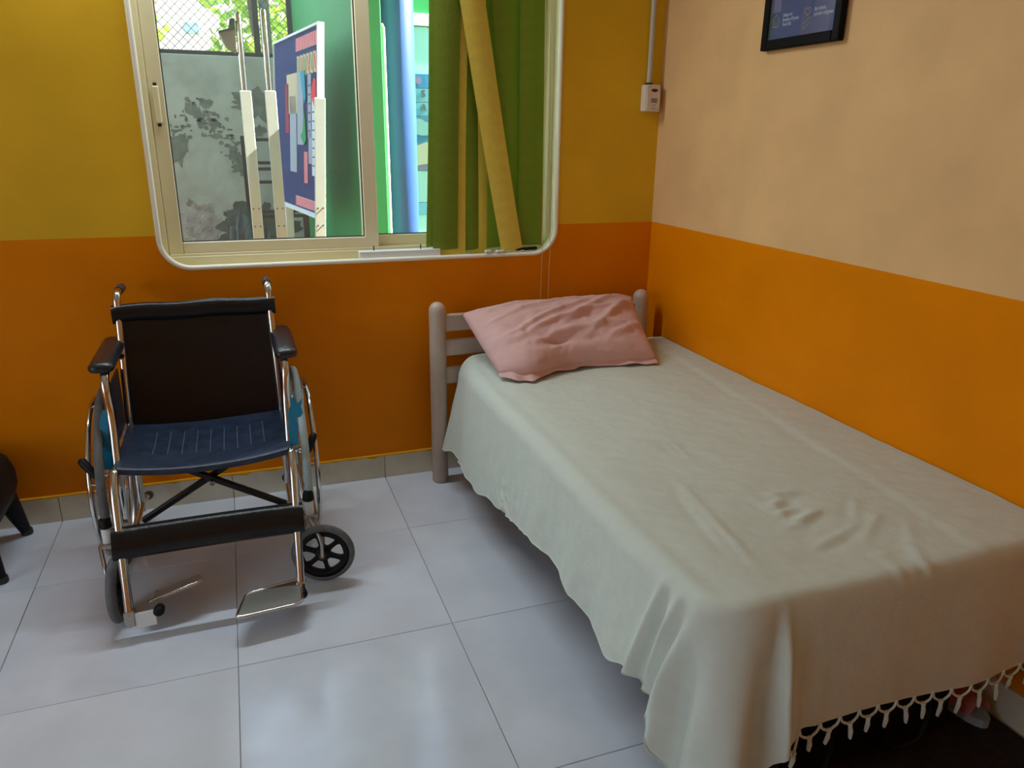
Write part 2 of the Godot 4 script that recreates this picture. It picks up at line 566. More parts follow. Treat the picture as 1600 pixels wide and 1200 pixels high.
# ---------------------------------------------------------------- bed
func build_bed() -> void:
	var b := thing("bed", Vector3(-0.535, 0, 1.0), "pale wooden single bed with round posted slatted headboard along the right wall", "bed")
	for x in [-0.985, -0.092]:
		var s := mb()
		var pr := [Vector2(0.0, 0.0), Vector2(0.03, 0.0), Vector2(0.033, 0.006), Vector2(0.033, 0.725)]
		for k in 7:
			var a := PI / 2 * k / 6
			pr.append(Vector2(0.033 * cos(a), 0.725 + 0.034 * sin(a)))
		lathe(s, pr, 28, Transform3D(Basis(), Vector3(x, 0, 0.112)))
		put("headboard_post", s, mats.bed_wood, b)
	for y in [[0.64, 0.708], [0.54, 0.606], [0.424, 0.494]]:
		var s := mb()
		box(s, Vector3(-0.538, (y[0] + y[1]) / 2, 0.112), Vector3(0.85, y[1] - y[0], 0.022), 0.005)
		put("headboard_slat", s, mats.bed_wood, b)
	for x in [-0.9, -0.09]:
		var s := mb()
		box(s, Vector3(x, 0.29, 1.02), Vector3(0.025, 0.1, 1.76), 0.004)
		put("side_rail", s, mats.bed_wood, b)
	for q in [[-0.86, 1.85], [-0.10, 1.15]]:
		var s := mb()
		box(s, Vector3(q[0], 0.17, q[1]), Vector3(0.06, 0.34, 0.06), 0.006)
		put("foot_leg", s, mats.bed_wood, b)
	var s := mb()
	box(s, Vector3(-0.495, 0.3, 1.02), Vector3(0.79, 0.02, 1.74), 0.003)
	put("base_board", s, mats.board_wood, b)
	s = mb()
	box(s, Vector3(-0.452, 0.425, 1.02), Vector3(0.79, 0.2, 1.72), 0.03)
	put("mattress", s, mats.mattress_foam, b)
	build_sheet()
	build_pillow()

func bump2(x: float, z: float, cx: float, cz: float, ang: float, l: float, w: float) -> float:   # a soft ridge of length l, width w
	var dx := x - cx; var dz := z - cz
	var u := dx * cos(ang) + dz * sin(ang)
	var v := -dx * sin(ang) + dz * cos(ang)
	return exp(-(u * u) / (l * l) - (v * v) / (w * w))

const CREASES := [[-0.525, 1.562, -0.453, 1.575, 0.010, 0.011], [-0.562, 1.621, -0.507, 1.586, 0.011, 0.012], [-0.567, 1.652, -0.513, 1.637, 0.009, 0.011], [-0.552, 1.696, -0.471, 1.668, 0.010, 0.013], [-0.584, 1.704, -0.540, 1.716, 0.008, 0.006],
	[-0.702, 1.466, -0.758, 1.797, 0.011, 0.007], [-0.728, 1.500, -0.780, 1.760, 0.009, 0.005], [-0.578, 1.214, -0.592, 1.305, 0.008, 0.004], [-0.600, 1.214, -0.610, 1.290, 0.008, 0.003],
	[-0.586, 1.798, -0.435, 1.751, 0.010, 0.007], [-0.464, 1.805, -0.346, 1.726, 0.009, 0.005], [-0.345, 1.654, -0.411, 1.721, 0.008, 0.004], [-0.500, 1.882, -0.453, 1.865, 0.009, 0.005], [-0.388, 1.865, -0.441, 1.96, 0.008, 0.006], [-0.475, 1.890, -0.512, 1.96, 0.008, 0.005], [-0.307, 1.772, -0.392, 1.863, 0.008, 0.003], [-0.233, 1.764, -0.287, 1.810, 0.008, 0.003], [-0.53, 1.59, -0.52, 1.66, 0.022, -0.006]]

func crease(x: float, z: float, q: Array) -> float:
	var a := Vector2(q[0], q[1]); var d := Vector2(q[2], q[3]) - a
	var p := Vector2(x, z) - a
	var t := p.dot(d) / d.length_squared()
	if t < -0.5 or t > 1.5: return 0.0
	var v := d.cross(p) / d.length()
	if absf(v) > 0.06: return 0.0
	var w: float = q[4]
	var along := exp(-pow(maxf(0.0, absf(t - 0.5) - 0.3) / 0.25, 2))
	return 0.62 * q[5] * along * (exp(-pow(v / (1.25 * w), 2)) - 0.35 * exp(-pow((v - 2.2 * w) / (1.5 * w), 2)))

func sheet_top(x: float, z: float, n: FastNoiseLite) -> float:
	var y := 0.55
	y += 0.006 * n.get_noise_2d(x * 40, z * 40) + 0.0016 * n.get_noise_2d(x * 180 + 50, z * 180)
	# pulled ridges, puckers and short creases: ends of each line, width, height
	for q in CREASES: y += crease(x, z, q)
	# flat lip where the cloth is pushed against the wall
	y += 0.004 * smoothstep(-0.02, 0.02, x - lerpf(-0.075, -0.262, (z - 0.2) / 1.67))
	return y

func build_sheet() -> void:
	var n := FastNoiseLite.new()
	n.seed = 8; n.frequency = 0.05; n.fractal_octaves = 3
	var nz := FastNoiseLite.new()
	nz.seed = 12; nz.frequency = 1.0; nz.fractal_octaves = 2
	var z0 := 0.155; var z1 := 1.915; var xl := -0.895; var rc := 0.07
	var rows := []
	var k := 0
	while z0 + 0.011 * k < 1.15:
		rows.append(z0 + 0.011 * k); k += 1
	k = 0
	while 1.155 + 0.0065 * k < z1 - rc - 0.002:
		rows.append(1.155 + 0.0065 * k); k += 1
	for a in 9: rows.append(z1 - rc + rc * sin(PI / 2 * a / 8))
	var nc := 136
	var top := []
	for z in rows:
		var x_left: float = xl + 0.055 * exp(-pow((z - z0) / 0.16, 2))
		if z > z1 - rc: x_left += rc - sqrt(maxf(0.0, rc * rc - pow(z - (z1 - rc), 2)))
		for j in nc:
			var x := lerpf(x_left, -0.004, pow(float(j) / (nc - 1), 1.0))
			var y := sheet_top(x, z, n)
			y -= 0.035 * exp(-pow((x - xl) / 0.05, 2)) * 0.25
			top.append(Vector3(x, y, z))
	var nr := rows.size()
	# rim: down the left side, round the corner, along the foot
	var rim := []
	for i in nr: rim.append(top[i * nc])
	for j in range(1, nc): rim.append(top[(nr - 1) * nc + j])
	var m := rim.size()
	var length := [0.0]
	for i in range(1, m): length.append(length[-1] + rim[i].distance_to(rim[i - 1]))
	var s_corner: float = length[nr - 5]
	var nd := 34
	var skirt := []
	for i in m:
		var a: Vector3 = rim[maxi(i - 2, 0)]; var b: Vector3 = rim[mini(i + 2, m - 1)]
		var t := (b - a); t.y = 0; t = t.normalized()
		var o := Vector3(-t.z, 0, t.x)                                   # outward
		if i >= nr + 4: o = Vector3(0, 0, 1)
		var c: Vector3 = rim[i]
		var side := i < nr - 4
		var ds: float = length[i] - s_corner
		var head := exp(-pow((c.z - z0) / 0.18, 2)) if side else 0.0
		var near := exp(-pow(ds / 0.13, 2))                              # nearness to the foot corner
		var hem: float
		if ds < 0.0:
			hem = interp(c.z, [[0.15, 0.158], [0.22, 0.165], [0.30, 0.19], [0.40, 0.205], [0.50, 0.186], [0.60, 0.182], [0.75, 0.205], [0.9, 0.228], [1.1, 0.262], [1.25, 0.272], [1.45, 0.252], [1.62, 0.236], [1.70, 0.262], [1.78, 0.262], [1.84, 0.235]])
			hem += 0.008 * nz.get_noise_1d(c.z * 9.0)
		else:
			hem = 0.248 + 0.01 * sin(c.x * 9.0 + 1.0)
		hem = lerpf(hem, 0.06, exp(-pow((ds + 0.005) / 0.075, 2)))
		var rx := lerpf(lerpf(0.048, 0.034, near), 0.075, head) if side else 0.034
		var ry := lerpf(lerpf(0.048, 0.036, near), 0.10, head) if side else 0.036
		var drop := c.y - hem
		var slope := lerpf(0.11, 0.24, head) if side else lerpf(0.07, 0.16, near)
		for d in range(1, nd):
			var f := float(d) / (nd - 1)
			var down: float; var outw: float
			var arc := 0.22
			if f < arc:
				var an := PI / 2 * f / arc
				outw = rx * sin(an); down = ry * (1 - cos(an))
			else:
				var g := (f - arc) / (1 - arc)
				down = ry + (drop - ry) * g
				outw = rx + slope * (down - ry)
			var g2 := clampf((down - 0.03) / maxf(drop - 0.03, 0.05), 0.0, 1.0)
			# hanging folds: gentle along the side, deep pleats round the corner
			var fold := 0.006 * sin(length[i] * 17.0 + 2.0 * sin(length[i] * 5.0)) * g2 * (1.0 - 0.5 * head)
			fold += 0.005 * nz.get_noise_2d(length[i] * 7.0, down * 5.0) * g2
			if not side: fold *= 0.6
			fold += near * (0.026 * sin(ds * 62.0 + 0.9) + 0.012 * sin(ds * 118.0 + 2.0 + down * 6.0)) * smoothstep(0.02, 0.30, down)
			var fan := smoothstep(0.0, 0.12, down)
			var dsx := ds + 0.22 * down                                   # pleats slant away from the corner as they fall
			fold += fan * (0.016 * bump1(dsx, -0.130, 0.011) - 0.012 * bump1(dsx, -0.106, 0.010) + 0.015 * bump1(dsx, -0.075, 0.010) - 0.012 * bump1(dsx, -0.052, 0.009) + 0.012 * bump1(dsx, -0.03, 0.010))
			fold += fan * 0.014 * bump1(ds, 0.105, 0.011) - fan * 0.010 * bump1(ds, 0.085, 0.012)
			if side and c.z > 0.55 and c.z < 1.1:                        # crumpled hem patch half way along the side
				fold += 0.012 * bump1(c.z, 0.86, 0.10) * nz.get_noise_2d(c.z * 26.0, down * 30.0) * smoothstep(0.55, 0.9, f)
			if side: fold += 0.010 * bump1(c.z, 0.24, 0.02) * g2 - 0.008 * bump1(c.z, 0.30, 0.03) * g2 + 0.007 * bump1(c.z, 0.40, 0.012) * smoothstep(0.4, 0.8, f)
			skirt.append(c + o * (outw + fold) + Vector3.DOWN * down)
	var root := thing("bedsheet", Vector3(-0.45, 0.55, 1.0), "pale grey-green cotton sheet with knotted fringe spread over the single bed", "bedsheet")
	var st := mb()
	sheet_rows(st, top, nr, nc)
	for i in m - 1:
		quad(st, rim[i], skirt[i * (nd - 1)], skirt[(i + 1) * (nd - 1)], rim[i + 1])
		for d in nd - 2:
			quad(st, skirt[i * (nd - 1) + d], skirt[i * (nd - 1) + d + 1], skirt[(i + 1) * (nd - 1) + d + 1], skirt[(i + 1) * (nd - 1) + d])
	put("cloth", st, mats.sheet_cotton, root)
	# a rolled hem along the long side
	var hp := []
	for i in range(0, nr - 6): hp.append(skirt[i * (nd - 1) + nd - 2])
	st = mb()
	tube(st, hp, 0.0022, 6)
	put("hem", st, mats.sheet_cotton, root)
	# knotted fringe along the foot
	var edge := []
	for i in range(nr, m): edge.append(skirt[i * (nd - 1) + nd - 2])
	var run := 0.0
	var marks := []
	for i in range(1, edge.size()):
		var d0 := run
		run += edge[i].distance_to(edge[i - 1])
		while marks.size() * 0.026 <= run:
			var q := clampf((marks.size() * 0.026 - d0) / maxf(run - d0, 1e-5), 0, 1)
			marks.append(edge[i - 1].lerp(edge[i], q))
	var kk := 0
	var i2 := 4
	while i2 + 2 < marks.size():
		var a: Vector3 = marks[i2]; var b: Vector3 = marks[i2 + 2]
		var jit := rng.randf_range(-0.006, 0.006)
		var knot := (a + b) / 2 + Vector3(jit * 0.5, -0.022 + rng.randf_range(-0.003, 0.003), 0.003)
		var tip := knot + Vector3(jit, -0.034 + rng.randf_range(-0.008, 0.004), 0.002 + jit * 0.5)
		st = mb()
		tube(st, fillet([a + Vector3(0, 0.004, 0), a + Vector3(0.004, -0.012, 0.002), knot], 0.012, 4), 0.0029, 6)
		tube(st, fillet([b + Vector3(0, 0.004, 0), b + Vector3(-0.004, -0.012, 0.002), knot], 0.012, 4), 0.0029, 6)
		tube(st, [knot + Vector3(0, 0.004, 0), knot, knot + Vector3(0, -0.005, 0)], [0.004, 0.006, 0.004], 8)
		tube(st, [knot, knot.lerp(tip, 0.5) + Vector3(0.001, 0, 0.001), tip], [0.004, 0.0052, 0.003], 6)
		tube(st, [knot, knot.lerp(tip, 0.5) + Vector3(-0.003, 0, 0), tip + Vector3(-0.005, 0.004, 0)], [0.002, 0.002, 0.0012], 5)
		put("tassel", st, mats.sheet_cotton, root)
		i2 += 2
		kk += 1

func bump1(v: float, c: float, w: float) -> float: return exp(-pow((v - c) / w, 2))

func interp(v: float, t: Array) -> float:
	if v <= t[0][0]: return t[0][1]
	for i in range(1, t.size()):
		if v <= t[i][0]:
			var f: float = (v - t[i - 1][0]) / (t[i][0] - t[i - 1][0])
			return lerpf(t[i - 1][1], t[i][1], f * f * (3 - 2 * f))
	return t[-1][1]

func sheet_rows(st: SurfaceTool, p: Array, nr: int, nc: int) -> void:    # rows run along +z, columns along +x: faces up
	smooth(st, true)
	for i in nr - 1:
		for j in nc - 1:
			quad(st, p[i * nc + j], p[(i + 1) * nc + j], p[(i + 1) * nc + j + 1], p[i * nc + j + 1])

func build_pillow() -> void:
	var root := thing("pillow", Vector3(-0.53, 0.56, 0.36), "crumpled pink pillow leaning on the headboard at the head of the bed", "pillow")
	var nz := FastNoiseLite.new()
	nz.seed = 31; nz.frequency = 1.0; nz.fractal_octaves = 3
	var tl := Vector3(-0.898, 0.716, 0.155); var tr := Vector3(-0.165, 0.742, 0.165)
	var bl := Vector3(-0.862, 0.572, 0.42); var br := Vector3(-0.228, 0.575, 0.50)
	var nu := 76; var nv := 50
	var creases := [[-0.1, 0.25, 0.42, 0.8, 0.035, 0.010], [0.05, 0.05, 0.30, 0.9, 0.04, 0.012], [-0.35, 0.55, 0.35, 0.5, 0.03, 0.007], [0.35, 0.35, 0.65, 0.5, 0.045, 0.012], [0.55, 0.05, 0.8, 0.45, 0.05, 0.014], [0.2, -0.35, 0.15, 0.7, 0.05, 0.012], [-0.45, -0.3, -0.7, 0.35, 0.05, -0.010], [0.7, -0.4, 0.5, 0.3, 0.05, 0.010], [-0.25, -0.6, -0.1, 0.35, 0.06, -0.014], [0.15, 0.72, 0.1, 0.5, 0.04, -0.007], [-0.5, 0.78, 0.2, 0.4, 0.04, 0.006]]
	var st := mb()
	for sidek in [1.0, -1.0]:
		var pts := []
		for i in nu:
			var u := -1.0 + 2.0 * i / (nu - 1)
			for j in nv:
				var v := -1.0 + 2.0 * j / (nv - 1)
				var c := bl.lerp(br, (u + 1) / 2).lerp(tl.lerp(tr, (u + 1) / 2), (v + 1) / 2)
				# edges pull in a little between the corners, the left side bows down
				c += Vector3(0.014 * (1 - v * v) * -maxf(u, 0.0) * u, 0, 0)
				c.z += 0.11 * exp(-pow((u + 0.72) / 0.42, 2)) * pow((1 - v) / 2, 1.5)
				var nrm := Vector3(0.0, 0.91, 0.42)
				var t := pow(maxf(0.0, 1 - pow(absf(u), 3.4)), 0.55) * pow(maxf(0.0, 1 - pow(absf(v), 3.2)), 0.45)
				var h: float
				if sidek > 0:
					h = 0.078 * t
					for q in creases:
						var du: float = u - q[0]; var dv: float = (v - q[1]) * 0.62
						var a: float = du * cos(q[2]) + dv * sin(q[2])
						var w: float = -du * sin(q[2]) + dv * cos(q[2])
						h += 1.45 * q[5] * exp(-pow(a / q[3], 2) - pow(w / q[4], 2)) * minf(1.0, t * 1.6)
					h += 0.008 * nz.get_noise_2d(u * 2.2 + 3, v * 2.6) * t + 0.003 * nz.get_noise_2d(u * 8 + 9, v * 6) * minf(1.0, t * 2)
				else:
					h = -0.055 * t
				var p := c + nrm * h
				if sidek < 0: p.y = maxf(p.y, 0.558); p.z = maxf(p.z, 0.135)
				pts.append(p)
		if sidek > 0:
			smooth(st, true)
			for i in nu - 1:
				for j in nv - 1:
					quad(st, pts[i * nv + j], pts[(i + 1) * nv + j], pts[(i + 1) * nv + j + 1], pts[i * nv + j + 1])
		else:
			smooth(st, true)
			for i in nu - 1:
				for j in nv - 1:
					quad(st, pts[i * nv + j], pts[i * nv + j + 1], pts[(i + 1) * nv + j + 1], pts[(i + 1) * nv + j])
	put("cushion", st, mats.pillow_cotton, root)
	# loose open end of the case, rippled along the front edge and round the right corner
	var fl := []
	var nf := 70
	for i in nf:
		var f := float(i) / (nf - 1)
		var base: Vector3
		var outd: Vector3
		if f < 0.86:
			var u := f / 0.86
			base = bl.lerp(br, u)
			base.z += 0.11 * exp(-pow((u * 2 - 1 + 0.72) / 0.42, 2))
			outd = Vector3(-0.06, 0, 1).normalized()
		else:
			var u := (f - 0.86) / 0.14
			base = br.lerp(br.lerp(tr, 0.42), u)
			outd = Vector3(0.06 + 0.9 * u, 0, 1 - u * 0.9).normalized()
		var rip := sin(f * 46.0) * 0.5 + sin(f * 27.0 + 1.0) * 0.5
		var wid := 0.030 + 0.012 * nz.get_noise_1d(f * 7.0)
		var pk := 0.022 * bump1(f, 0.06, 0.03) + 0.012 * bump1(f, 0.14, 0.025)
		for j in 5:
			var g := float(j) / 4
			var y := lerpf(base.y + 0.006, 0.5605, g) + (0.003 * rip * (0.4 + g) + 0.5 * pk * sin(g * PI))
			fl.append(Vector3(base.x, maxf(y, 0.5585), base.z) + outd * (wid * g + pk * g - 0.012))
	st = mb()
	smooth(st, true)
	for i in nf - 1:
		for j in 4:
			quad(st, fl[i * 5 + j], fl[i * 5 + j + 1], fl[(i + 1) * 5 + j + 1], fl[(i + 1) * 5 + j])
	put("case_flap", st, mats.pillow_cotton, root)

# ---------------------------------------------------------------- wheelchair
func X(o: float) -> float: return XC + o

func build_wheelchair() -> void:
	var w := thing("wheelchair", Vector3(XC, 0, 0.45), "folding chrome wheelchair with black back and navy seat facing the bed room below the window", "wheelchair")
	w.set_meta("label", "folding chrome wheelchair with black back and navy vinyl seat below the window")
	var s: SurfaceTool
	# rear wheels
	for sd in [-1, 1]:
		var wheel := rear_wheel(sd)
		w.add_child(wheel, true)
		wheel.position = Vector3(X(sd * 0.292), 0.305, 0.352) - where(w)
	# frame tubes on each side
	for sd in [-1, 1]:
		s = mb()
		# back cane and push handle
		tube(s, fillet([Vector3(X(sd * 0.243), 0.13, 0.29), Vector3(X(sd * 0.243), 0.46, 0.268), Vector3(X(sd * 0.236), 0.872, 0.205), Vector3(X(sd * 0.236), 0.868, 0.135)], 0.035), 0.0122, 14)
		put("back_tube", s, mats.chrome, w)
		s = mb()
		tube(s, [Vector3(X(sd * 0.236), 0.868, 0.14), Vector3(X(sd * 0.236), 0.866, 0.06)], 0.0145, 14)
		put("push_grip", s, mats.dark_plastic, w)
		# arm rest frame: down in front to the seat rail
		s = mb()
		tube(s, fillet([Vector3(X(sd * 0.243), 0.672, 0.236), Vector3(X(sd * 0.258), 0.686, 0.30), Vector3(X(sd * 0.258), 0.69, 0.522), Vector3(X(sd * 0.25), 0.56, 0.535), Vector3(X(sd * 0.246), 0.42, 0.60)], 0.05), 0.013, 14)
		put("arm_tube", s, mats.chrome, w)
		s = mb()
		tube(s, [Vector3(X(sd * 0.243), 0.425, 0.27), Vector3(X(sd * 0.243), 0.432, 0.63)], 0.0115, 14)
		put("seat_rail", s, mats.chrome, w)
		s = mb()
		tube(s, fillet([Vector3(X(sd * 0.243), 0.105, 0.115), Vector3(X(sd * 0.243), 0.155, 0.25), Vector3(X(sd * 0.243), 0.165, 0.62), Vector3(X(sd * 0.243), 0.43, 0.62)], 0.04), 0.011, 14)
		put("lower_rail", s, mats.chrome, w)
		s = mb()
		tube(s, [Vector3(X(sd * 0.243), 0.115, 0.14), Vector3(X(sd * 0.243), 0.098, 0.095)], 0.0155, 12)
		put("rubber_tip", s, mats.dark_plastic, w)
		# leg rest hanger
		s = mb()
		tube(s, fillet([Vector3(X(sd * 0.246), 0.385, 0.628), Vector3(X(sd * 0.246), 0.452, 0.652), Vector3(X(sd * 0.246), 0.40, 0.712), Vector3(X(sd * 0.235), 0.075, 0.842)], 0.035), 0.0128, 14)
		put("leg_rest_tube", s, mats.chrome, w)
		# side panel: navy cloth inside, blue film outside
		var prof := PackedVector2Array([Vector2(0.245, 0.445), Vector2(0.525, 0.445), Vector2(0.52, 0.54), Vector2(0.49, 0.585), Vector2(0.43, 0.615), Vector2(0.36, 0.632), Vector2(0.245, 0.632)])
		var xf := Transform3D(Basis(Vector3(0, 0, 1), Vector3(0, 1, 0), Vector3(-1, 0, 0)), Vector3(X(sd * 0.2605), 0, 0))
		s = mb()
		slab(s, prof, -0.003, 0.003, xf)
		put("side_panel", s, mats.navy_vinyl, w)
		# arm pad
		s = mb()
		arm_pad(s, X(sd * 0.264), 0.16, 0.515, 0.70, 0.72)
		var pad := put("arm_pad", s, mats.pad_vinyl, w)
		s = mb()
		var seam := []
		for p in round_rect(X(sd * 0.264) - 0.0345, 0.165, X(sd * 0.264) + 0.0345, 0.511, 0.02, 5): seam.append(Vector3(p.x, 0.709, p.y))
		tube(s, seam, 0.0016, 6, false, true)
		put("piping", s, mats.dark_plastic, pad)
		# brake
		s = mb()
		tube(s, [Vector3(X(sd * 0.25), 0.41, 0.60), Vector3(X(sd * 0.30), 0.405, 0.612)], 0.005, 8)
		box(s, Vector3(X(sd * 0.262), 0.395, 0.60), Vector3(0.02, 0.05, 0.03), 0.004)
		tube(s, [Vector3(X(sd * 0.27), 0.36, 0.585), Vector3(X(sd * 0.315), 0.355, 0.60)], 0.0045, 8)
		var br := put("brake", s, mats.steel_worn, w)
		s = mb()
		var b0 := Vector3(X(sd * 0.298), 0.405, 0.612)
		var b1 := Vector3(X(sd * (0.342 if sd < 0 else 0.325)), 0.452, 0.575)
		tube(s, [b0, b0.lerp(b1, 0.15), b0.lerp(b1, 0.85), b1, b1 + (b1 - b0).normalized() * 0.006], [0.007, 0.0105, 0.0125, 0.011, 0.004], 12)
		put("brake_handle", s, mats.black_plastic, br)
	# blue film: whole on the left panel, torn on the right one
	s = mb()
	slab(s, PackedVector2Array([Vector2(-2.138, 0.405), Vector2(-2.112, 0.402), Vector2(-2.104, 0.50), Vector2(-2.098, 0.575), Vector2(-2.112, 0.595), Vector2(-2.126, 0.555), Vector2(-2.132, 0.50)]), 0.545, 0.547)
	put("blue_film", s, mats.teal_film, w)
	s = mb()
	slab(s, PackedVector2Array([Vector2(-1.596, 0.44), Vector2(-1.572, 0.445), Vector2(-1.570, 0.48), Vector2(-1.566, 0.515), Vector2(-1.574, 0.532), Vector2(-1.556, 0.537), Vector2(-1.549, 0.55), Vector2(-1.554, 0.57), Vector2(-1.547, 0.596), Vector2(-1.560, 0.583), Vector2(-1.567, 0.585), Vector2(-1.571, 0.607), Vector2(-1.578, 0.596), Vector2(-1.585, 0.612), Vector2(-1.583, 0.575), Vector2(-1.592, 0.566), Vector2(-1.594, 0.51)]), 0.624, 0.626)
	put("blue_film", s, mats.teal_film, w)
	# back canvas, its folded top band
	s = mb()
	var p := []
	for i in 25:
		var u := -1.0 + i / 12.0
		for j in 17:
			var f := j / 16.0
			var y := lerpf(0.425, 0.80, f)
			var z := lerpf(0.272, 0.221, f) - 0.022 * (1 - u * u) * (0.5 + 0.5 * f) + 0.002 * sin(u * 3 + f * 9) * f
			p.append(Vector3(X(u * 0.232), y, z))
	sheet(s, p, 25, 17)
	put("back_canvas", s, mats.black_vinyl, w)
	s = mb()
	p = []
	for i in 31:
		var u := -1.0 + i / 15.0
		for j in 11:
			var f := j / 10.0
			var ph := TAU * f
			var y := 0.806 - 0.031 * cos(ph)
			var zc := 0.217 - 0.016 * (1 - pow(absf(u), 4.0))
			var hz := 0.0180
			p.append(Vector3(X(u * 0.254), y + 0.002 * sin(u * 7), zc + hz * sin(ph) * pow(absf(sin(ph)), -0.5 if absf(sin(ph)) > 0.01 else 0.0)))
	sheet(s, p, 31, 11)
	put("back_band", s, mats.black_vinyl, w)
	# sagging seat with stitched channels
	s = mb()
	var seat_y := func(u: float, f: float) -> Vector3:
		var sag := 0.028 * (1 - u * u) * (0.55 + 0.45 * f)
		return Vector3(X(u * 0.248), lerpf(0.442, 0.452, f) - sag + 0.0015 * sin(f * 14 + u * 3), lerpf(0.262, 0.655, f))
	p = []
	for i in 41:
		var u := -1.0 + i / 20.0
		for j in 25:
			var q: Vector3 = seat_y.call(u, minf(j / 21.0, 1.0))
			if j > 21: q += [Vector3(0, -0.003, 0.005), Vector3(0, -0.010, 0.006), Vector3(0, -0.020, 0.001)][j - 22]
			p.append(q)
	for i in 40:
		smooth(s, true)
		for j in 24:
			quad(s, p[i * 25 + j], p[i * 25 + j + 1], p[(i + 1) * 25 + j + 1], p[(i + 1) * 25 + j])
	var seat := put("seat", s, mats.navy_vinyl, w)
	for k in 9:
		s = mb()
		var u := -0.62 + k * 0.165
		var line := []
		for j in 13: line.append(seat_y.call(u, 0.24 + 0.5 * j / 12.0) + Vector3(0, 0.0012, 0))
		tube(s, line, 0.0016, 5)
		put("stitching", s, mats.seam_thread, seat)
	# folding cross brace
	for a in [[-0.225, 0.165, 0.205, 0.415, 0.440], [0.225, 0.165, -0.205, 0.415, 0.462]]:
		s = mb()
		var q0 := Vector3(X(a[0]), a[1], a[4]); var q1 := Vector3(X(a[2]), a[3], a[4])
		var d := (q1 - q0)
		var bx := d.normalized()
		box(s, (q0 + q1) / 2, Vector3(d.length(), 0.020, 0.020), 0.004, Basis(bx, Vector3(0, 0, 1).cross(bx), Vector3(0, 0, 1)))
		put("cross_brace", s, mats.black_paint, w)
	s = mb()
	lathe(s, [Vector2(0, -0.03), Vector2(0.008, -0.03), Vector2(0.008, 0.03), Vector2(0, 0.03)], 12, Transform3D(Basis(Vector3.RIGHT, PI / 2), Vector3(X(0), 0.285, 0.452)))
	put("brace_bolt", s, mats.steel_worn, w)
	# calf strap
	s = mb()
	p = []
	for i in 25:
		var u := -1.0 + i / 12.0
		for j in 9:
			var ph := TAU * j / 8.0
			var y := 0.266 + 0.043 * cos(ph)
			var zc := 0.771 - (y - 0.266) * 0.4 - 0.006 * (1 - u * u)
			p.append(Vector3(X(u * 0.262), y, zc + (0.0185 if absf(u) > 0.7 else 0.0165) * signf(sin(ph)) * pow(absf(sin(ph)), 0.5)))
	for i in 24:
		smooth(s, true)
		for j in 8:
			quad(s, p[i * 9 + j], p[i * 9 + j + 1], p[(i + 1) * 9 + j + 1], p[(i + 1) * 9 + j])
	put("calf_strap", s, mats.black_vinyl, w)
	# casters
	caster(w, Vector3(-2.137, 0, 0.648), Vector3(-2.118, 0.1, 0.728), Vector3(1, 0, 0.06))
	caster(w, Vector3(-1.556, 0, 0.655), Vector3(-1.527, 0.1, 0.716), Vector3(0.20, 0, -1.0))
	# footplates: the right one lies flat, the left one is tipped up
	foot_plate(w, Vector3(X(0.235), 0.07, 0.838), 1, [Vector3(-1.607, 0.082, 0.816), Vector3(-1.612, 0.076, 0.938), Vector3(-1.796, 0.078, 0.957), Vector3(-1.765, 0.084, 0.852)])
	foot_plate(w, Vector3(X(-0.235), 0.07, 0.838), -1, [Vector3(-2.03, 0.036, 0.68), Vector3(-2.035, 0.080, 0.80), Vector3(-1.886, 0.104, 0.768), Vector3(-1.895, 0.056, 0.655)])

func arm_pad(s: SurfaceTool, x: float, z0: float, z1: float, y0: float, y1: float) -> void:
	# cushioned pad: rings of a rounded rectangle, swelling then closing over the top
	var rings := []
	for a in [[0.004, y0 - 0.004], [0.0, y0 + 0.002], [0.0, y0 + 0.012], [0.003, y1 - 0.004], [0.009, y1 + 0.002], [0.018, y1 + 0.005], [0.030, y1 + 0.006]]:
		var r := []
		for p in round_rect(x - 0.035 + a[0], z0 + a[0], x + 0.035 - a[0], z1 - a[0], maxf(0.024 - a[0] * 0.7, 0.004), 5): r.append(Vector3(p.x, a[1], p.y))
		rings.append(r)
	smooth(s, true)
	var n: int = rings[0].size()
	for i in rings.size() - 1:
		for k in n:
			var k2 := (k + 1) % n
			quad(s, rings[i][k2], rings[i][k], rings[i + 1][k], rings[i + 1][k2])
	var c := Vector3(x, y1 + 0.006, (z0 + z1) / 2)
	for k in n: tri(s, c, rings[-1][(k + 1) % n], rings[-1][k])
	c.y = y0 - 0.004
	for k in n: tri(s, c, rings[0][k], rings[0][(k + 1) % n])

func ring_prof(r: float, a: float, b: float, n := 14) -> Array:           # ellipse section round radius r
	var o := []
	for k in n:
		var t := TAU * k / n
		o.append(Vector2(r + a * cos(t), b * sin(t)))
	return o

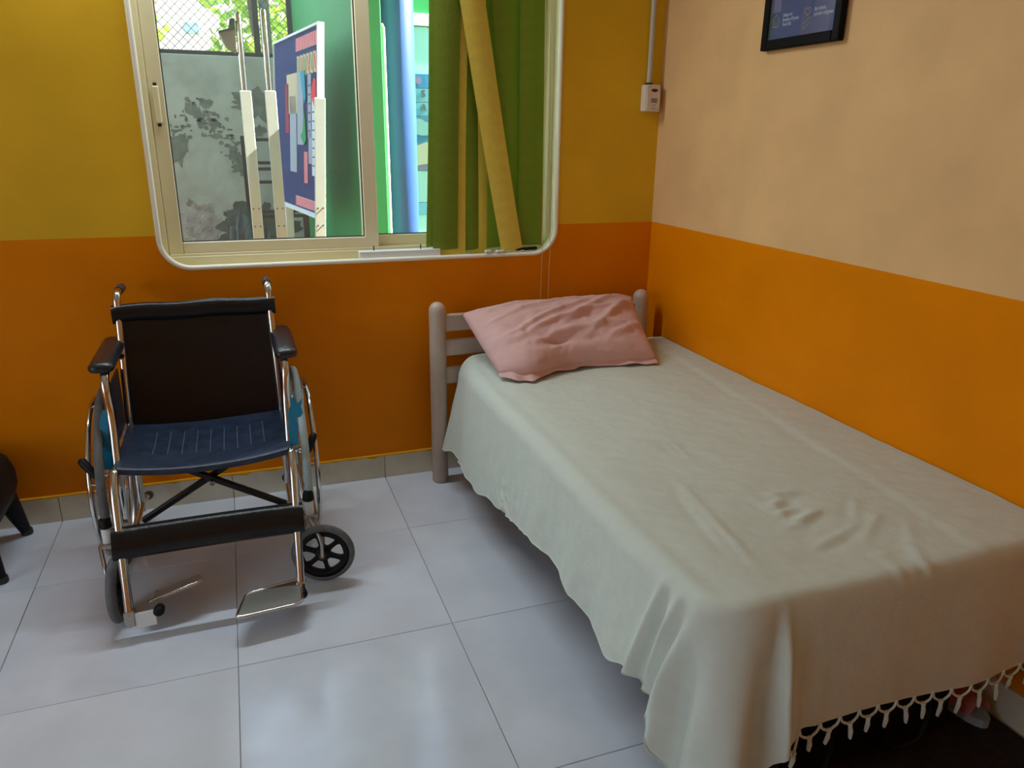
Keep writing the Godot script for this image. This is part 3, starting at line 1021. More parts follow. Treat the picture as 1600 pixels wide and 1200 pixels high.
func rear_wheel(sd: int) -> MeshInstance3D:
	var turn := Transform3D(Basis(Vector3(0, 0, 1), -PI / 2), Vector3.ZERO)   # axle along x
	var s := mb()
	lathe(s, ring_prof(0.292, 0.0125, 0.0125), 56, turn, true)
	var o := MeshInstance3D.new()
	o.name = "rear_wheel"
	o.mesh = mesh_of(s)
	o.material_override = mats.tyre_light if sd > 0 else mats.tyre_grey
	s = mb()
	lathe(s, ring_prof(0.277, 0.006, 0.011), 56, turn, true)
	put("rim", s, mats.steel_worn, o, true)
	s = mb()
	lathe(s, ring_prof(0.256, 0.0085, 0.0085, 12), 56, Transform3D(Basis(Vector3(0, 0, 1), -PI / 2), Vector3(sd * 0.034, 0, 0)), true)
	put("hand_rim", s, mats.chrome, o, true)
	for k in 6:
		s = mb()
		var a := TAU * k / 6 + 0.3
		tube(s, [Vector3(0, sin(a) * 0.276, cos(a) * 0.276), Vector3(sd * 0.034, sin(a) * 0.258, cos(a) * 0.258)], 0.003, 6)
		put("rim_bracket", s, mats.steel_worn, o, true)
	s = mb()
	lathe(s, [Vector2(0, -0.034), Vector2(0.011, -0.034), Vector2(0.011, -0.026), Vector2(0.021, -0.025), Vector2(0.021, -0.021), Vector2(0.013, -0.018), Vector2(0.013, 0.018), Vector2(0.021, 0.021), Vector2(0.021, 0.025), Vector2(0.011, 0.026), Vector2(0.011, 0.034), Vector2(0, 0.034)], 20, turn)
	put("hub", s, mats.chrome, o, true)
	for k in 28:
		s = mb()
		var a := TAU * k / 28
		var e := 0.5 if (k / 2) % 2 == 0 else -0.5
		var side := 0.022 if k % 2 == 0 else -0.022
		tube(s, [Vector3(side, sin(a + e) * 0.019, cos(a + e) * 0.019), Vector3(0, sin(a) * 0.272, cos(a) * 0.272)], 0.0014, 5)
		put("spoke", s, mats.chrome, o, true)
	return o

func caster(w: Node3D, stem: Vector3, c: Vector3, axle: Vector3) -> void:
	var ax := axle.normalized()
	var side := ax.cross(Vector3.UP).normalized()
	var xf := Transform3D(Basis(side, ax, side.cross(ax)), c)              # lathe axis -> axle
	var s := mb()
	# black wheel: rim, hub and six spokes
	lathe(s, [Vector2(0.064, -0.011), Vector2(0.082, -0.012), Vector2(0.082, 0.012), Vector2(0.064, 0.011)], 40, xf, true)
	lathe(s, [Vector2(0, -0.016), Vector2(0.02, -0.016), Vector2(0.024, -0.012), Vector2(0.024, 0.012), Vector2(0.02, 0.016), Vector2(0, 0.016)], 20, xf)
	for k in 6:
		var a := TAU * k / 6 + 0.35
		var sp := PackedVector2Array([Vector2(0.015, -0.010), Vector2(0.035, -0.006), Vector2(0.052, -0.006), Vector2(0.068, -0.013), Vector2(0.068, 0.013), Vector2(0.052, 0.006), Vector2(0.035, 0.006), Vector2(0.015, 0.010)])
		var rot := Transform3D(Basis(Vector3.UP, a) * Basis(Vector3.RIGHT, PI / 2), Vector3.ZERO)
		slab(s, sp, -0.007, 0.007, xf * rot)
	var o := put("caster_wheel", s, mats.black_plastic, w)
	s = mb()
	var tp := []
	for k in 13:
		var t := -PI / 2 + PI * k / 12
		tp.append(Vector2(0.083 + 0.0165 * cos(t), 0.0145 * sin(t)))
	lathe(s, tp, 44, xf, true)
	put("tyre", s, mats.tyre_grey, o)
	s = mb()
	lathe(s, [Vector2(0, -0.026), Vector2(0.011, -0.026), Vector2(0.011, 0.026), Vector2(0, 0.026)], 12, xf)
	put("axle_nut", s, mats.rust, o)
	# fork legs, crown and stem
	s = mb()
	var crown := Vector3(stem.x, 0.208, stem.z)
	for e in [-1, 1]:
		var q: Vector3 = ax * (0.024 * e)
		tube(s, fillet([crown, crown + q + Vector3(0, 0.0, 0), c + q + Vector3(0, 0.06, 0), c + q], 0.02), 0.006, 8)
	box(s, crown, Vector3(0.034, 0.014, 0.05), 0.004, Basis(ax, Vector3.UP, ax.cross(Vector3.UP)))
	put("fork", s, mats.steel_worn, o)
	s = mb()
	lathe(s, [Vector2(0, 0.205), Vector2(0.0145, 0.205), Vector2(0.0145, 0.268), Vector2(0, 0.268)], 18, Transform3D(Basis(), Vector3(stem.x, 0, stem.z)))
	put("stem_housing", s, mats.white_metal, o)
	s = mb()
	lathe(s, [Vector2(0, 0.264), Vector2(0.018, 0.264), Vector2(0.018, 0.272), Vector2(0.0165, 0.273), Vector2(0.0165, 0.288), Vector2(0.012, 0.294), Vector2(0, 0.295)], 18, Transform3D(Basis(), Vector3(stem.x, 0, stem.z)))
	put("stem_cap", s, mats.black_plastic, o)
	var inward := signf(XC - stem.x)
	s = mb()
	box(s, Vector3(stem.x + inward * 0.03, 0.245, stem.z - 0.008), Vector3(0.07, 0.04, 0.012), 0.003)
	put("stem_bracket", s, mats.steel_worn, o)

func foot_plate(w: Node3D, at: Vector3, sd: int, q: Array) -> void:
	# q: hinge end back, hinge end front, free end front, free end back
	var s := mb()
	box(s, at + Vector3(0, -0.005, 0.0), Vector3(0.03, 0.05, 0.03), 0.004)
	var hinge := put("foot_hinge", s, mats.steel_worn, w)
	s = mb()
	lathe(s, [Vector2(0, -0.02), Vector2(0.014, -0.02), Vector2(0.0155, 0.012), Vector2(0.012, 0.02), Vector2(0, 0.022)], 16, Transform3D(Basis(Vector3.RIGHT, PI / 2 - 0.3), at + Vector3(0.0 if sd > 0 else 0.075, -0.006 if sd > 0 else 0.0, 0.03 if sd > 0 else -0.005)))
	put("bumper", s, mats.black_plastic, hinge)
	if sd < 0:
		s = mb()
		box(s, at + Vector3(0.034, -0.014, 0.006), Vector3(0.066, 0.05, 0.008), 0.002, Basis(Vector3(0, 1, 0), 0.1))
		put("bracket_plate", s, mats.white_metal, hinge)
	var up := []; var low := []
	var n: Vector3 = (q[1] - q[0]).cross(q[3] - q[0]).normalized()
	if n.y < 0: n = -n
	for p in round_rect(0.0, 0.0, 1.0, 1.0, 0.14, 5):
		var c: Vector3 = q[0].lerp(q[1], p.y).lerp(q[3].lerp(q[2], p.y), p.x)
		up.append(c + n * 0.002); low.append(c - n * 0.002)
	s = mb()
	var mid: Vector3 = (q[0] + q[1] + q[2] + q[3]) / 4
	face_out(s, up, mid - n)
	face_out(s, low, mid + n)
	var o := put("foot_plate", s, mats.steel_worn, w)
	s = mb()
	var rimp := []
	for k in up.size(): rimp.append((up[k] + low[k]) / 2)
	tube(s, rimp, 0.0048, 8, false, true)
	put("plate_rim", s, mats.chrome, o)

# ---------------------------------------------------------------- blind
func build_blind() -> void:
	var b := thing("vertical_blind", Vector3(-0.7, 0.92, -0.03), "green and cream vertical blind drawn to the right half of the window", "blind")
	var s := mb()
	box(s, Vector3(-0.72, 2.135, -0.03), Vector3(0.52, 0.028, 0.04), 0.004)
	put("head_rail", s, mats.alu_cream, b)
	# each vane: bottom left x, bottom right x, top left x, top right x, z left, z right, bottom y, colour
	var vanes := [
		[-0.985, -0.875, -0.948, -0.850, -0.036, -0.040, 0.952, "vane_green"],
		[-0.968, -0.868, -0.934, -0.832, -0.020, -0.014, 0.940, "vane_green"],
		[-0.935, -0.832, -0.925, -0.806, -0.028, -0.021, 0.918, "vane_cream"],
		[-0.850, -0.772, -0.850, -0.770, -0.036, -0.042, 0.932, "vane_green"],
		[-0.800, -0.732, -0.815, -0.735, -0.048, -0.050, 0.914, "vane_cream"],
		[-0.745, -0.660, -0.760, -0.660, -0.054, -0.052, 0.936, "vane_green"],
		[-0.684, -0.588, -0.900, -0.800, -0.006, -0.010, 0.924, "vane_cream"],
		[-0.640, -0.575, -0.742, -0.596, -0.030, -0.050, 0.942, "vane_green"],
		[-0.608, -0.497, -0.608, -0.506, -0.024, -0.034, 0.944, "vane_green"]]
	for a in vanes:
		s = mb()
		var front := []; var back := []
		var ph := rng.randf() * 6.0
		for i in 9:
			var u := i / 8.0
			for j in 31:
				var f := j / 30.0
				var y := lerpf(a[6] + 0.006 * (u - 0.5) * (1 if a[0] < -0.7 else -1), 2.12, f)
				var x := lerpf(lerpf(a[0], a[1], u), lerpf(a[2], a[3], u), f) + 0.003 * sin(f * 5 + ph) * (1 - f)
				var z := lerpf(a[4], a[5], u) + 0.006 * sin(u * PI) + 0.003 * sin(f * 4 + ph)
				front.append(Vector3(x, y, z)); back.append(Vector3(x, y, z - 0.0008))
		sheet(s, front, 9, 31)
		put("vane", s, mats[a[7]], b)
	for k in 3:
		s = mb()
		box(s, Vector3([-0.742, -0.690, -0.655][k], 0.926, [0.0, 0.0, -0.012][k]), Vector3([0.028, 0.04, 0.03][k], [0.018, 0.014, 0.012][k], 0.018), 0.005)
		put("vane_weight", s, mats.clear_plastic, b)
	s = mb()
	box(s, Vector3(-0.575, 0.931, -0.012), Vector3(0.10, 0.012, 0.02), 0.004, Basis(Vector3(0, 0, 1), 0.04))
	put("vane_weight", s, mats.black_plastic, b)
	s = mb()
	var ch := []
	for k in 20: ch.append(Vector3(-0.76 + 0.2 * k / 19.0, 0.924 + 0.003 * sin(k * 1.3), 0.002))
	tube(s, ch, 0.0022, 6)
	put("bottom_chain", s, mats.clear_plastic, b)
	for a in [[-0.513, -0.512], [-0.497, -0.478]]:
		s = mb()
		tube(s, [Vector3(a[0], 2.12, -0.01), Vector3((a[0] + a[1]) / 2, 1.3, 0.004), Vector3(a[1], 0.93, 0.016), Vector3(a[1] - 0.004, 0.66, 0.016)], 0.0013, 6)
		put("pull_cord", s, mats.cord, b)

# ---------------------------------------------------------------- smaller things
func letters(called: String, text: String, size: float, depth: float, m: Material, parent: Node3D, xf: Transform3D) -> void:
	var f := SystemFont.new()
	f.font_names = PackedStringArray(["Droid Sans"])
	f.font_weight = 700
	var t := TextMesh.new()
	t.font = f
	t.text = text
	t.font_size = 32
	t.pixel_size = size / 32.0
	t.depth = depth
	t.horizontal_alignment = HORIZONTAL_ALIGNMENT_LEFT
	t.vertical_alignment = VERTICAL_ALIGNMENT_BOTTOM
	var o := MeshInstance3D.new()
	o.name = called
	o.mesh = t
	o.material_override = m
	parent.add_child(o, true)
	o.transform = xf
	o.position = xf.origin - where(parent)

func build_small_things() -> void:
	var s: SurfaceTool
	# framed poster on the right wall: wall coordinates run along +z
	var fr := thing("framed_poster", Vector3(-0.012, 1.64, 0.845), "black framed blue poster with white lettering hung on the beige right wall", "poster")
	var z0 := 0.660; var z1 := 1.014; var y0 := 1.645; var y1 := 2.14
	var bw := 0.030
	for q in [[z0, z0 + bw, y0, y1], [z1 - bw, z1, y0, y1], [z0 + bw, z1 - bw, y0, y0 + bw], [z0 + bw, z1 - bw, y1 - bw, y1]]:
		s = mb()
		box(s, Vector3(-0.014, (q[2] + q[3]) / 2, (q[0] + q[1]) / 2), Vector3(0.022, q[3] - q[2], q[1] - q[0]), 0.003)
		put("frame_bar", s, mats.frame_black, fr)
	s = mb()
	box(s, Vector3(-0.008, (y0 + y1) / 2, (z0 + z1) / 2), Vector3(0.006, y1 - y0 - 0.04, z1 - z0 - 0.04), 0.0)
	var pr := put("print", s, mats.poster_blue, fr)
	s = mb()
	box(s, Vector3(-0.0195, (y0 + y1) / 2, (z0 + z1) / 2), Vector3(0.002, y1 - y0 - 0.055, z1 - z0 - 0.055), 0.0)
	put("glazing", s, mats.glass, fr)
	s = mb()
	box(s, Vector3(-0.0113, 1.94, z0 + bw + 0.02), Vector3(0.001, 0.37, 0.04), 0.0)
	put("printed_band", s, mats.poster_purple, pr)
	var face := func(z: float, y: float) -> Transform3D: return Transform3D(Basis(Vector3(0, 0, 1), Vector3(0, 1, 0), Vector3(-1, 0, 0)), Vector3(-0.0118, y, z))
	for q in [["Stay at", 0.743, 1.7345], ["home if you", 0.743, 1.7210], ["feel ill.", 0.745, 1.7075], ["Be kind,", 0.885, 1.7345], ["avoid stigma.", 0.885, 1.7205]]:
		letters("lettering", q[0], 0.0132, 0.0012, mats.poster_ink, pr, face.call(q[1], q[2]))
	# heart held in a hand, and a small house figure, drawn in line
	s = mb()
	var ht := []
	for k in 26:
		var t := TAU * k / 26
		ht.append(Vector3(-0.0118, 1.741 + 0.00078 * (13 * cos(t) - 5 * cos(2 * t) - 2 * cos(3 * t) - cos(4 * t)), 0.857 + 0.00100 * 16 * pow(sin(t), 3)))
	tube(s, ht, 0.0011, 6, false, true)
	put("heart_mark", s, mats.poster_gold, pr)
	s = mb()
	var hd := []
	for q in [[1.697, 0.842], [1.708, 0.844], [1.713, 0.856], [1.724, 0.870], [1.720, 0.877], [1.707, 0.869], [1.702, 0.856], [1.693, 0.849]]: hd.append(Vector3(-0.0118, q[0], q[1]))
	tube(s, fillet(hd, 0.006, 3), 0.0014, 6, false, true)
	put("hand_mark", s, mats.poster_gold, pr)
	s = mb()
	var hs := []
	for q in [[1.712, 0.700], [1.730, 0.700], [1.730, 0.696], [1.748, 0.713], [1.730, 0.730], [1.730, 0.726], [1.712, 0.726]]: hs.append(Vector3(-0.0125, q[0], q[1]))
	tube(s, hs, 0.0011, 6, false, true)
	tube(s, [Vector3(-0.0125, 1.713, 0.706), Vector3(-0.0125, 1.727, 0.713), Vector3(-0.0125, 1.713, 0.720)], 0.0011, 6, false, true)
	put("house_mark", s, mats.poster_gold, pr)

	# wall box with its conduit
	var bx := thing("call_box", Vector3(-0.055, 1.52, 0.025), "small white wall box with red oval light below the conduit near the corner", "wall box")
	s = mb()
	slab(s, round_rect(-0.088, 1.472, -0.024, 1.574, 0.006, 4), 0.0, 0.04)
	put("case", s, mats.box_plastic, bx)
	s = mb()
	slab(s, round_rect(-0.085, 1.475, -0.027, 1.571, 0.006, 4), 0.04, 0.046)
	put("cover", s, mats.box_plastic, bx)
	s = mb()
	var ov := PackedVector2Array()
	for k in 20: ov.append(Vector2(-0.054 + 0.0145 * cos(TAU * k / 20), 1.552 + 0.0058 * sin(TAU * k / 20)))
	slab(s, ov, 0.045, 0.048)
	put("red_lens", s, mats.red_lens, bx)
	s = mb()
	for k in 4: box(s, Vector3(-0.0535, 1.521 - 0.0046 * k, 0.0464), Vector3(0.028, 0.0034, 0.001), 0.0)
	put("printed_label", s, mats.label_grey, bx)
	s = mb()
	box(s, Vector3(-0.054, 1.497, 0.0464), Vector3(0.014, 0.0022, 0.001), 0.0)
	box(s, Vector3(-0.054, 1.484, 0.0464), Vector3(0.016, 0.0022, 0.001), 0.0)
	put("printed_mark", s, mats.label_grey, bx)
	s = mb()
	for q in [[-0.078, 1.566], [-0.034, 1.481]]: tube(s, [Vector3(q[0], q[1], 0.045), Vector3(q[0], q[1], 0.0475)], 0.0018, 8)
	put("cover_screw", s, mats.pin_dark, bx)
	s = mb()
	tube(s, [Vector3(-0.0625, 1.577, 0.0125), Vector3(-0.0625, 2.88, 0.0125)], 0.0105, 14)
	var cd := put("conduit_pipe", s, mats.pvc_pipe)
	tag(cd, "cream plastic conduit running up the yellow wall above the box", "conduit")
	s = mb()
	lathe(s, [Vector2(0.0105, 1.575), Vector2(0.014, 1.575), Vector2(0.014, 1.582), Vector2(0.0105, 1.582)], 16, Transform3D(Basis(), Vector3(-0.0625, 0, 0.0125)))
	put("collar", s, mats.pin_dark, cd, true)

	# white bar lying on the sill
	var bar := thing("sill_bar", Vector3(-1.1, 0.93, -0.03), "white bar with two dark pins lying on the window sill", "bar")
	s = mb()
	box(s, Vector3(-1.096, 0.930, -0.024), Vector3(0.318, 0.03, 0.034), 0.002)
	put("body", s, mats.white_metal, bar)
	for x in [-1.197, -1.012]:
		s = mb()
		tube(s, [Vector3(x, 0.944, -0.026), Vector3(x, 0.963, -0.026)], 0.0022, 8)
		put("pin", s, mats.pin_dark, bar)

	# edge of a low black plastic stool at the left
	var ch := thing("plastic_stool", Vector3(-2.72, 0, 0.28), "low black moulded plastic stool cut off by the left edge of the photo", "stool")
	for q in [[-2.498, 0.075, -2.55, 0.13], [-2.502, 0.40, -2.55, 0.40], [-2.94, 0.075, -2.89, 0.13], [-2.94, 0.44, -2.89, 0.40]]:
		s = mb()
		var a := Vector3(q[0], 0.0, q[1]); var t := Vector3(q[2], 0.27, q[3])
		tube(s, [a + Vector3(0, 0.004, 0), a.lerp(t, 0.3), t], [0.016, 0.026, 0.045], 12)
		var lg := put("leg", s, mats.black_plastic, ch)
		s = mb()
		lathe(s, [Vector2(0, 0.0), Vector2(0.018, 0.0), Vector2(0.020, 0.004), Vector2(0.019, 0.02), Vector2(0, 0.022)], 14, Transform3D(Basis(), a))
		put("foot_cap", s, mats.dark_plastic, lg)
	s = mb()
	var rings := []
	for q in [[0.05, 0.165], [0.012, 0.19], [0.0, 0.23], [0.0, 0.28], [0.012, 0.32], [0.035, 0.345], [0.07, 0.357], [0.13, 0.36]]:
		var r := []
		for c in round_rect(-2.965 + q[0], 0.04 + q[0], -2.472 - q[0], 0.52 - q[0], 0.13 - q[0] * 0.6, 6): r.append(Vector3(c.x, q[1], c.y))
		rings.append(r)
	smooth(s, true)
	var nr: int = rings[0].size()
	for i in rings.size() - 1:
		for k in nr: quad(s, rings[i][(k + 1) % nr], rings[i][k], rings[i + 1][k], rings[i + 1][(k + 1) % nr])
	for k in nr: tri(s, Vector3(-2.72, 0.362, 0.28), rings[-1][(k + 1) % nr], rings[-1][k])
	put("seat", s, mats.black_plastic, ch)
	var p := []

	# what lies in the dark under the bed
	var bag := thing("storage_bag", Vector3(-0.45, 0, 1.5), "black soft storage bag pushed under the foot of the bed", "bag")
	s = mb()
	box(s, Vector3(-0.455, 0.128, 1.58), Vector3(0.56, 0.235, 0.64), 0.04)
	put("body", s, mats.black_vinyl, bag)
	for x in [-0.62, -0.34]:
		s = mb()
		tube(s, fillet([Vector3(x - 0.07, 0.12, 1.895), Vector3(x - 0.05, 0.04, 1.906), Vector3(x + 0.05, 0.04, 1.906), Vector3(x + 0.07, 0.12, 1.895)], 0.03), 0.007, 8)
		put("handle", s, mats.black_plastic, bag)
	var mt := thing("floor_mat", Vector3(-0.42, 0, 2.3), "dark brown mat on the floor at the foot of the bed", "mat")
	s = mb()
	box(s, Vector3(-0.378, 0.005, 1.97), Vector3(0.72, 0.008, 1.10), 0.003)
	put("pile", s, mats.mat_brown, mt)
	for z in [1.41, 2.53]:
		s = mb()
		box(s, Vector3(-0.378, 0.0055, z), Vector3(0.72, 0.010, 0.02), 0.003)
		put("binding", s, mats.black_plastic, mt)
	var sl := thing("slipper", Vector3(-0.07, 0, 1.82), "pale slipper with a pink strap on the floor under the bed foot", "slipper")
	s = mb()
	var sole := PackedVector2Array()
	for k in 24:
		var t := TAU * k / 24
		sole.append(Vector2(-0.075 + 0.036 * cos(t) * (1.0 + 0.15 * sin(t)), 1.80 + 0.11 * sin(t)))
	slab(s, sole, -0.022, 0.0, Transform3D(Basis(Vector3(1, 0, 0), Vector3(0, 0, 1), Vector3(0, -1, 0)), Vector3(0, 0.0095, 0)))
	put("sole", s, mats.paper_grey, sl)
	s = mb()
	p = []
	for i in 13:
		var a := PI * i / 12
		for j in 7:
			p.append(Vector3(-0.075 - 0.034 * cos(a), 0.03 + 0.04 * sin(a), 1.81 + 0.075 * j / 6.0))
	sheet(s, p, 13, 7)
	put("strap", s, mats.paper_pink, sl)

# ---------------------------------------------------------------- the yard outside
func leaf_mesh(l: float, w: float) -> ArrayMesh:
	var s := mb()
	smooth(s, false)
	var m := [Vector3.ZERO, Vector3(0, -0.02 * l, l * 0.35), Vector3(0, -0.06 * l, l * 0.7), Vector3(0, -0.16 * l, l)]
	var e := [0.05 * w, 0.5 * w, 0.38 * w, 0.0]
	for i in 3:
		for sd in [-1, 1]:
			var a: Vector3 = m[i] + Vector3(sd * e[i], 0.12 * e[i], 0); var b: Vector3 = m[i + 1] + Vector3(sd * e[i + 1], 0.12 * e[i + 1], 0)
			if sd > 0: quad(s, m[i], m[i + 1], b, a)
			else: quad(s, m[i], a, b, m[i + 1])
	return mesh_of(s)

func add_leaves(s: SurfaceTool, mesh: ArrayMesh, c: Vector3, r: Vector3, n: int) -> void:
	for k in n:
		var d := Vector3(rng.randfn(), rng.randfn(), rng.randfn()).normalized() * pow(rng.randf(), 0.4)
		var b := Basis(Vector3(rng.randfn(), rng.randfn(), rng.randfn()).normalized(), rng.randf() * TAU).scaled(Vector3.ONE * rng.randf_range(0.6, 1.3))
		s.append_from(mesh, 0, Transform3D(b, c + d * r))

func build_yard() -> void:
	var s := mb()
	box(s, Vector3(0, -0.3, -10), Vector3(40, 0.1, 19.6), 0.0)
	put("ground", s, mats.ground).set_meta("kind", "structure")
	# sun shade over the window, outside
	s = mb()
	box(s, Vector3(-1.8, 2.34, -0.5), Vector3(1.6, 0.09, 0.6), 0.004)
	var chj := put("sun_shade", s, mats.plaster)
	tag(chj, "concrete sun shade slab over the outside of the window", "sun shade")
	# boundary wall with lost plaster
	var bw := thing("boundary_wall", Vector3(-2.5, -0.25, -2.3), "grey plastered boundary wall with peeling patches across the yard", "wall")
	s = mb()
	box(s, Vector3(-3.1, 0.775, -2.34), Vector3(3.8, 2.05, 0.18), 0.004)
	put("render_coat", s, mats.plaster, bw)
	wall_patches(bw)
	# fence: iron rail and posts, chain link
	var fe := thing("chain_link_fence", Vector3(-2.5, 1.8, -2.3), "chain link fence with dark iron posts on top of the boundary wall", "fence")
	s = mb()
	box(s, Vector3(-3.1, 1.814, -2.30), Vector3(3.8, 0.024, 0.03), 0.003)
	put("bottom_rail", s, mats.iron_black, fe)
	for x in [-3.6, -2.5, -1.462, -1.262]:
		s = mb()
		box(s, Vector3(x, 2.3, -2.30), Vector3(0.035, 1.0, 0.035), 0.003)
		put("post", s, mats.iron_black, fe)
	s = mb()
	box(s, Vector3(-1.405, 2.3, -2.33), Vector3(0.06, 1.0, 0.05), 0.004)
	put("post", s, mats.galvanised, fe)
	s = mb()
	var k := 0
	while k * 0.05 < 3.4:
		var x := -4.2 + k * 0.05
		for sd in [-1, 1]:
			var a := Vector3(x + (0.0 if sd > 0 else 0.9), 1.82, -2.30); var b := Vector3(x + (0.9 if sd > 0 else 0.0), 2.72, -2.30)
			if maxf(a.x, b.x) < -1.2 : tube(s, [a, b], 0.0019, 4, false)
			elif minf(a.x, b.x) < -1.2:
				var f := (-1.2 - a.x) / (b.x - a.x)
				if sd > 0: tube(s, [a, a.lerp(b, f)], 0.0019, 4, false)
				else: tube(s, [a.lerp(b, f), b], 0.0019, 4, false)
		k += 1
	tag(put("wire_mesh", s, mats.wire, fe), "", "", "", "stuff")
	# shrub behind the fence: nearer leaves one by one, the rest together
	var sh := thing("shrub", Vector3(-1.35, -0.25, -2.75), "bright green leafy shrub behind the chain link fence", "shrub")
	s = mb()
	tube(s, [Vector3(-1.3, -0.2, -2.8), Vector3(-1.38, 0.9, -2.75), Vector3(-1.45, 1.9, -2.7), Vector3(-1.5, 2.5, -2.7)], [0.04, 0.032, 0.02, 0.008], 8)
	tube(s, [Vector3(-1.38, 0.9, -2.75), Vector3(-1.2, 1.6, -2.7), Vector3(-1.15, 2.4, -2.75)], [0.025, 0.018, 0.006], 8)
	put("stem", s, mats.bark, sh)
	var big := leaf_mesh(0.10, 0.06)
	var lm := ["leaf_a", "leaf_b", "leaf_c"]
	for q in 130:
		var o := MeshInstance3D.new()
		o.name = "leaf"
		o.mesh = big
		o.material_override = mats[lm[q % 3]]
		sh.add_child(o, true)
		o.transform = Transform3D(Basis(Vector3(rng.randfn(), rng.randfn(), rng.randfn()).normalized(), rng.randf() * TAU).scaled(Vector3.ONE * rng.randf_range(0.6, 1.2)), Vector3(rng.randf_range(-1.70, -1.12) + 1.35, rng.randf_range(1.78, 2.45) + 0.25, rng.randf_range(-2.95, -2.62) + 2.75))
	for q in 2:
		s = mb()
		add_leaves(s, big, Vector3(-1.3 + 0.1 * q, 2.1, -3.1), Vector3(0.5, 0.8, 0.25), 420)
		tag(put("foliage", s, mats[lm[q * 2]], sh), "", "", "", "stuff")
	# what shines pale in the distance
	var tr := thing("tree", Vector3(-2.9, -0.25, -6.2), "pale sunlit tree far beyond the fence", "tree")
	s = mb()
	tube(s, [Vector3(-2.9, -0.25, -6.2), Vector3(-2.75, 1.6, -6.2), Vector3(-2.2, 2.7, -6.2), Vector3(-1.9, 3.6, -6.2)], [0.10, 0.07, 0.05, 0.03], 8)
	tube(s, [Vector3(-2.75, 1.6, -6.2), Vector3(-2.5, 2.6, -6.3), Vector3(-2.6, 3.4, -6.3)], [0.05, 0.035, 0.015], 8)
	put("trunk", s, mats.far_tan, tr)
	s = mb()
	var lf := leaf_mesh(0.16, 0.10)
	add_leaves(s, lf, Vector3(-2.6, 2.32, -6.2), Vector3(0.5, 0.18, 0.4), 90)
	add_leaves(s, lf, Vector3(-2.4, 3.0, -6.2), Vector3(1.0, 0.25, 0.6), 160)
	tag(put("foliage", s, mats.leaf_a, tr), "", "", "", "stuff")
	var hb := thing("house", Vector3(-3.0, -0.25, -9.5), "pale house far beyond the fence", "house")
	s = mb()
	box(s, Vector3(-3.4, 2.2, -9.5), Vector3(7.0, 5.0, 1.0), 0.0)
	put("house_wall", s, mats.far_cream, hb)
	for x in [-4.6, -1.99]:
		s = mb()
		box(s, Vector3(x, 2.67, -8.98), Vector3(0.2, 0.14, 0.06), 0.01)
		put("shutter", s, mats.far_blue, hb)

	# green side wall and its lit end, the pipe and the blue column
	var gw := thing("green_wall", Vector3(-1.1, -0.25, -1.4), "green painted wall running away from the window", "wall")
	s = mb()
	slab(s, PackedVector2Array([Vector2(-1.252, 2.31), Vector2(-1.122, 0.660), Vector2(-1.018, 0.660), Vector2(-1.00, 2.31)]), -0.25, 4.6, Transform3D(Basis(Vector3(1, 0, 0), Vector3(0, 0, -1), Vector3(0, 1, 0)), Vector3.ZERO))
	put("body", s, mats.yard_green, gw)
	s = mb()
	box(s, Vector3(-1.070, 2.175, -0.650), Vector3(0.104, 4.85, 0.016), 0.004)
	put("end_face", s, mats.yard_green, gw)
	s = mb()
	tube(s, [Vector3(-1.006, -0.25, -0.67), Vector3(-1.006, 1.81, -0.67), Vector3(-1.014, 1.825, -0.67)], 0.0085, 10)
	tag(put("white_pipe", s, mats.white_paint), "thin white pipe standing against the light green wall end", "pipe")
	s = mb()
	lathe(s, [Vector2(0.0, -0.25), Vector2(0.078, -0.25), Vector2(0.078, 3.2), Vector2(0.0, 3.2)], 36, Transform3D(Basis(), Vector3(-0.905, 0, -0.86)))
	tag(put("column", s, mats.column_blue), "round blue painted column outside the right sash", "column")
	# far wall of the yard with its posters
	var pw := thing("classroom_wall", Vector3(-0.3, -0.25, -2.3), "pale blue yard wall with green top and white band", "wall")
	s = mb()
	box(s, Vector3(0.2, 0.885, -2.34), Vector3(2.2, 2.27, 0.16), 0.004)
	put("lower_wall", s, mats.pale_wall, pw)
	s = mb()
	box(s, Vector3(0.2, 2.06, -2.33), Vector3(2.2, 0.07, 0.18), 0.004)
	put("white_band", s, mats.white_paint, pw)
	s = mb()
	box(s, Vector3(0.2, 2.67, -2.34), Vector3(2.2, 1.15, 0.16), 0.004)
	put("upper_wall", s, mats.yard_green, pw)
	var po := thing("wall_chart", Vector3(-0.42, 1.2, -2.25), "wall chart with lettered cards and a cloud picture behind the blue column", "poster")
	var q := [[-0.62, -0.22, 1.655, 1.74, "chart_header", "header"], [-0.62, -0.22, 1.57, 1.65, "chart_card", "letter_card"], [-0.62, -0.22, 1.485, 1.565, "chart_card", "letter_card"], [-0.62, -0.22, 1.20, 1.48, "chart_ground", "picture_ground"], [-0.60, -0.24, 1.14, 1.20, "chart_pink", "picture_strip"], [-0.62, -0.43, 0.93, 1.135, "chart_paper", "sheet_of_paper"], [-0.42, -0.22, 0.93, 1.135, "chart_paper", "sheet_of_paper"], [-0.62, -0.22, 0.85, 0.925, "chart_card", "footer"]]
	for a in q:
		s = mb()
		box(s, Vector3((a[0] + a[1]) / 2, (a[2] + a[3]) / 2, -2.255), Vector3(a[1] - a[0], a[3] - a[2], 0.008), 0.001)
		put(a[5], s, mats[a[4]], po)
	s = mb()
	var ds := PackedVector2Array()
	for i in 16: ds.append(Vector2(-0.485 + 0.022 * cos(TAU * i / 16), 1.70 + 0.026 * sin(TAU * i / 16)))
	slab(s, ds, -2.251, -2.247)
	put("dot", s, mats.chart_pink, po)
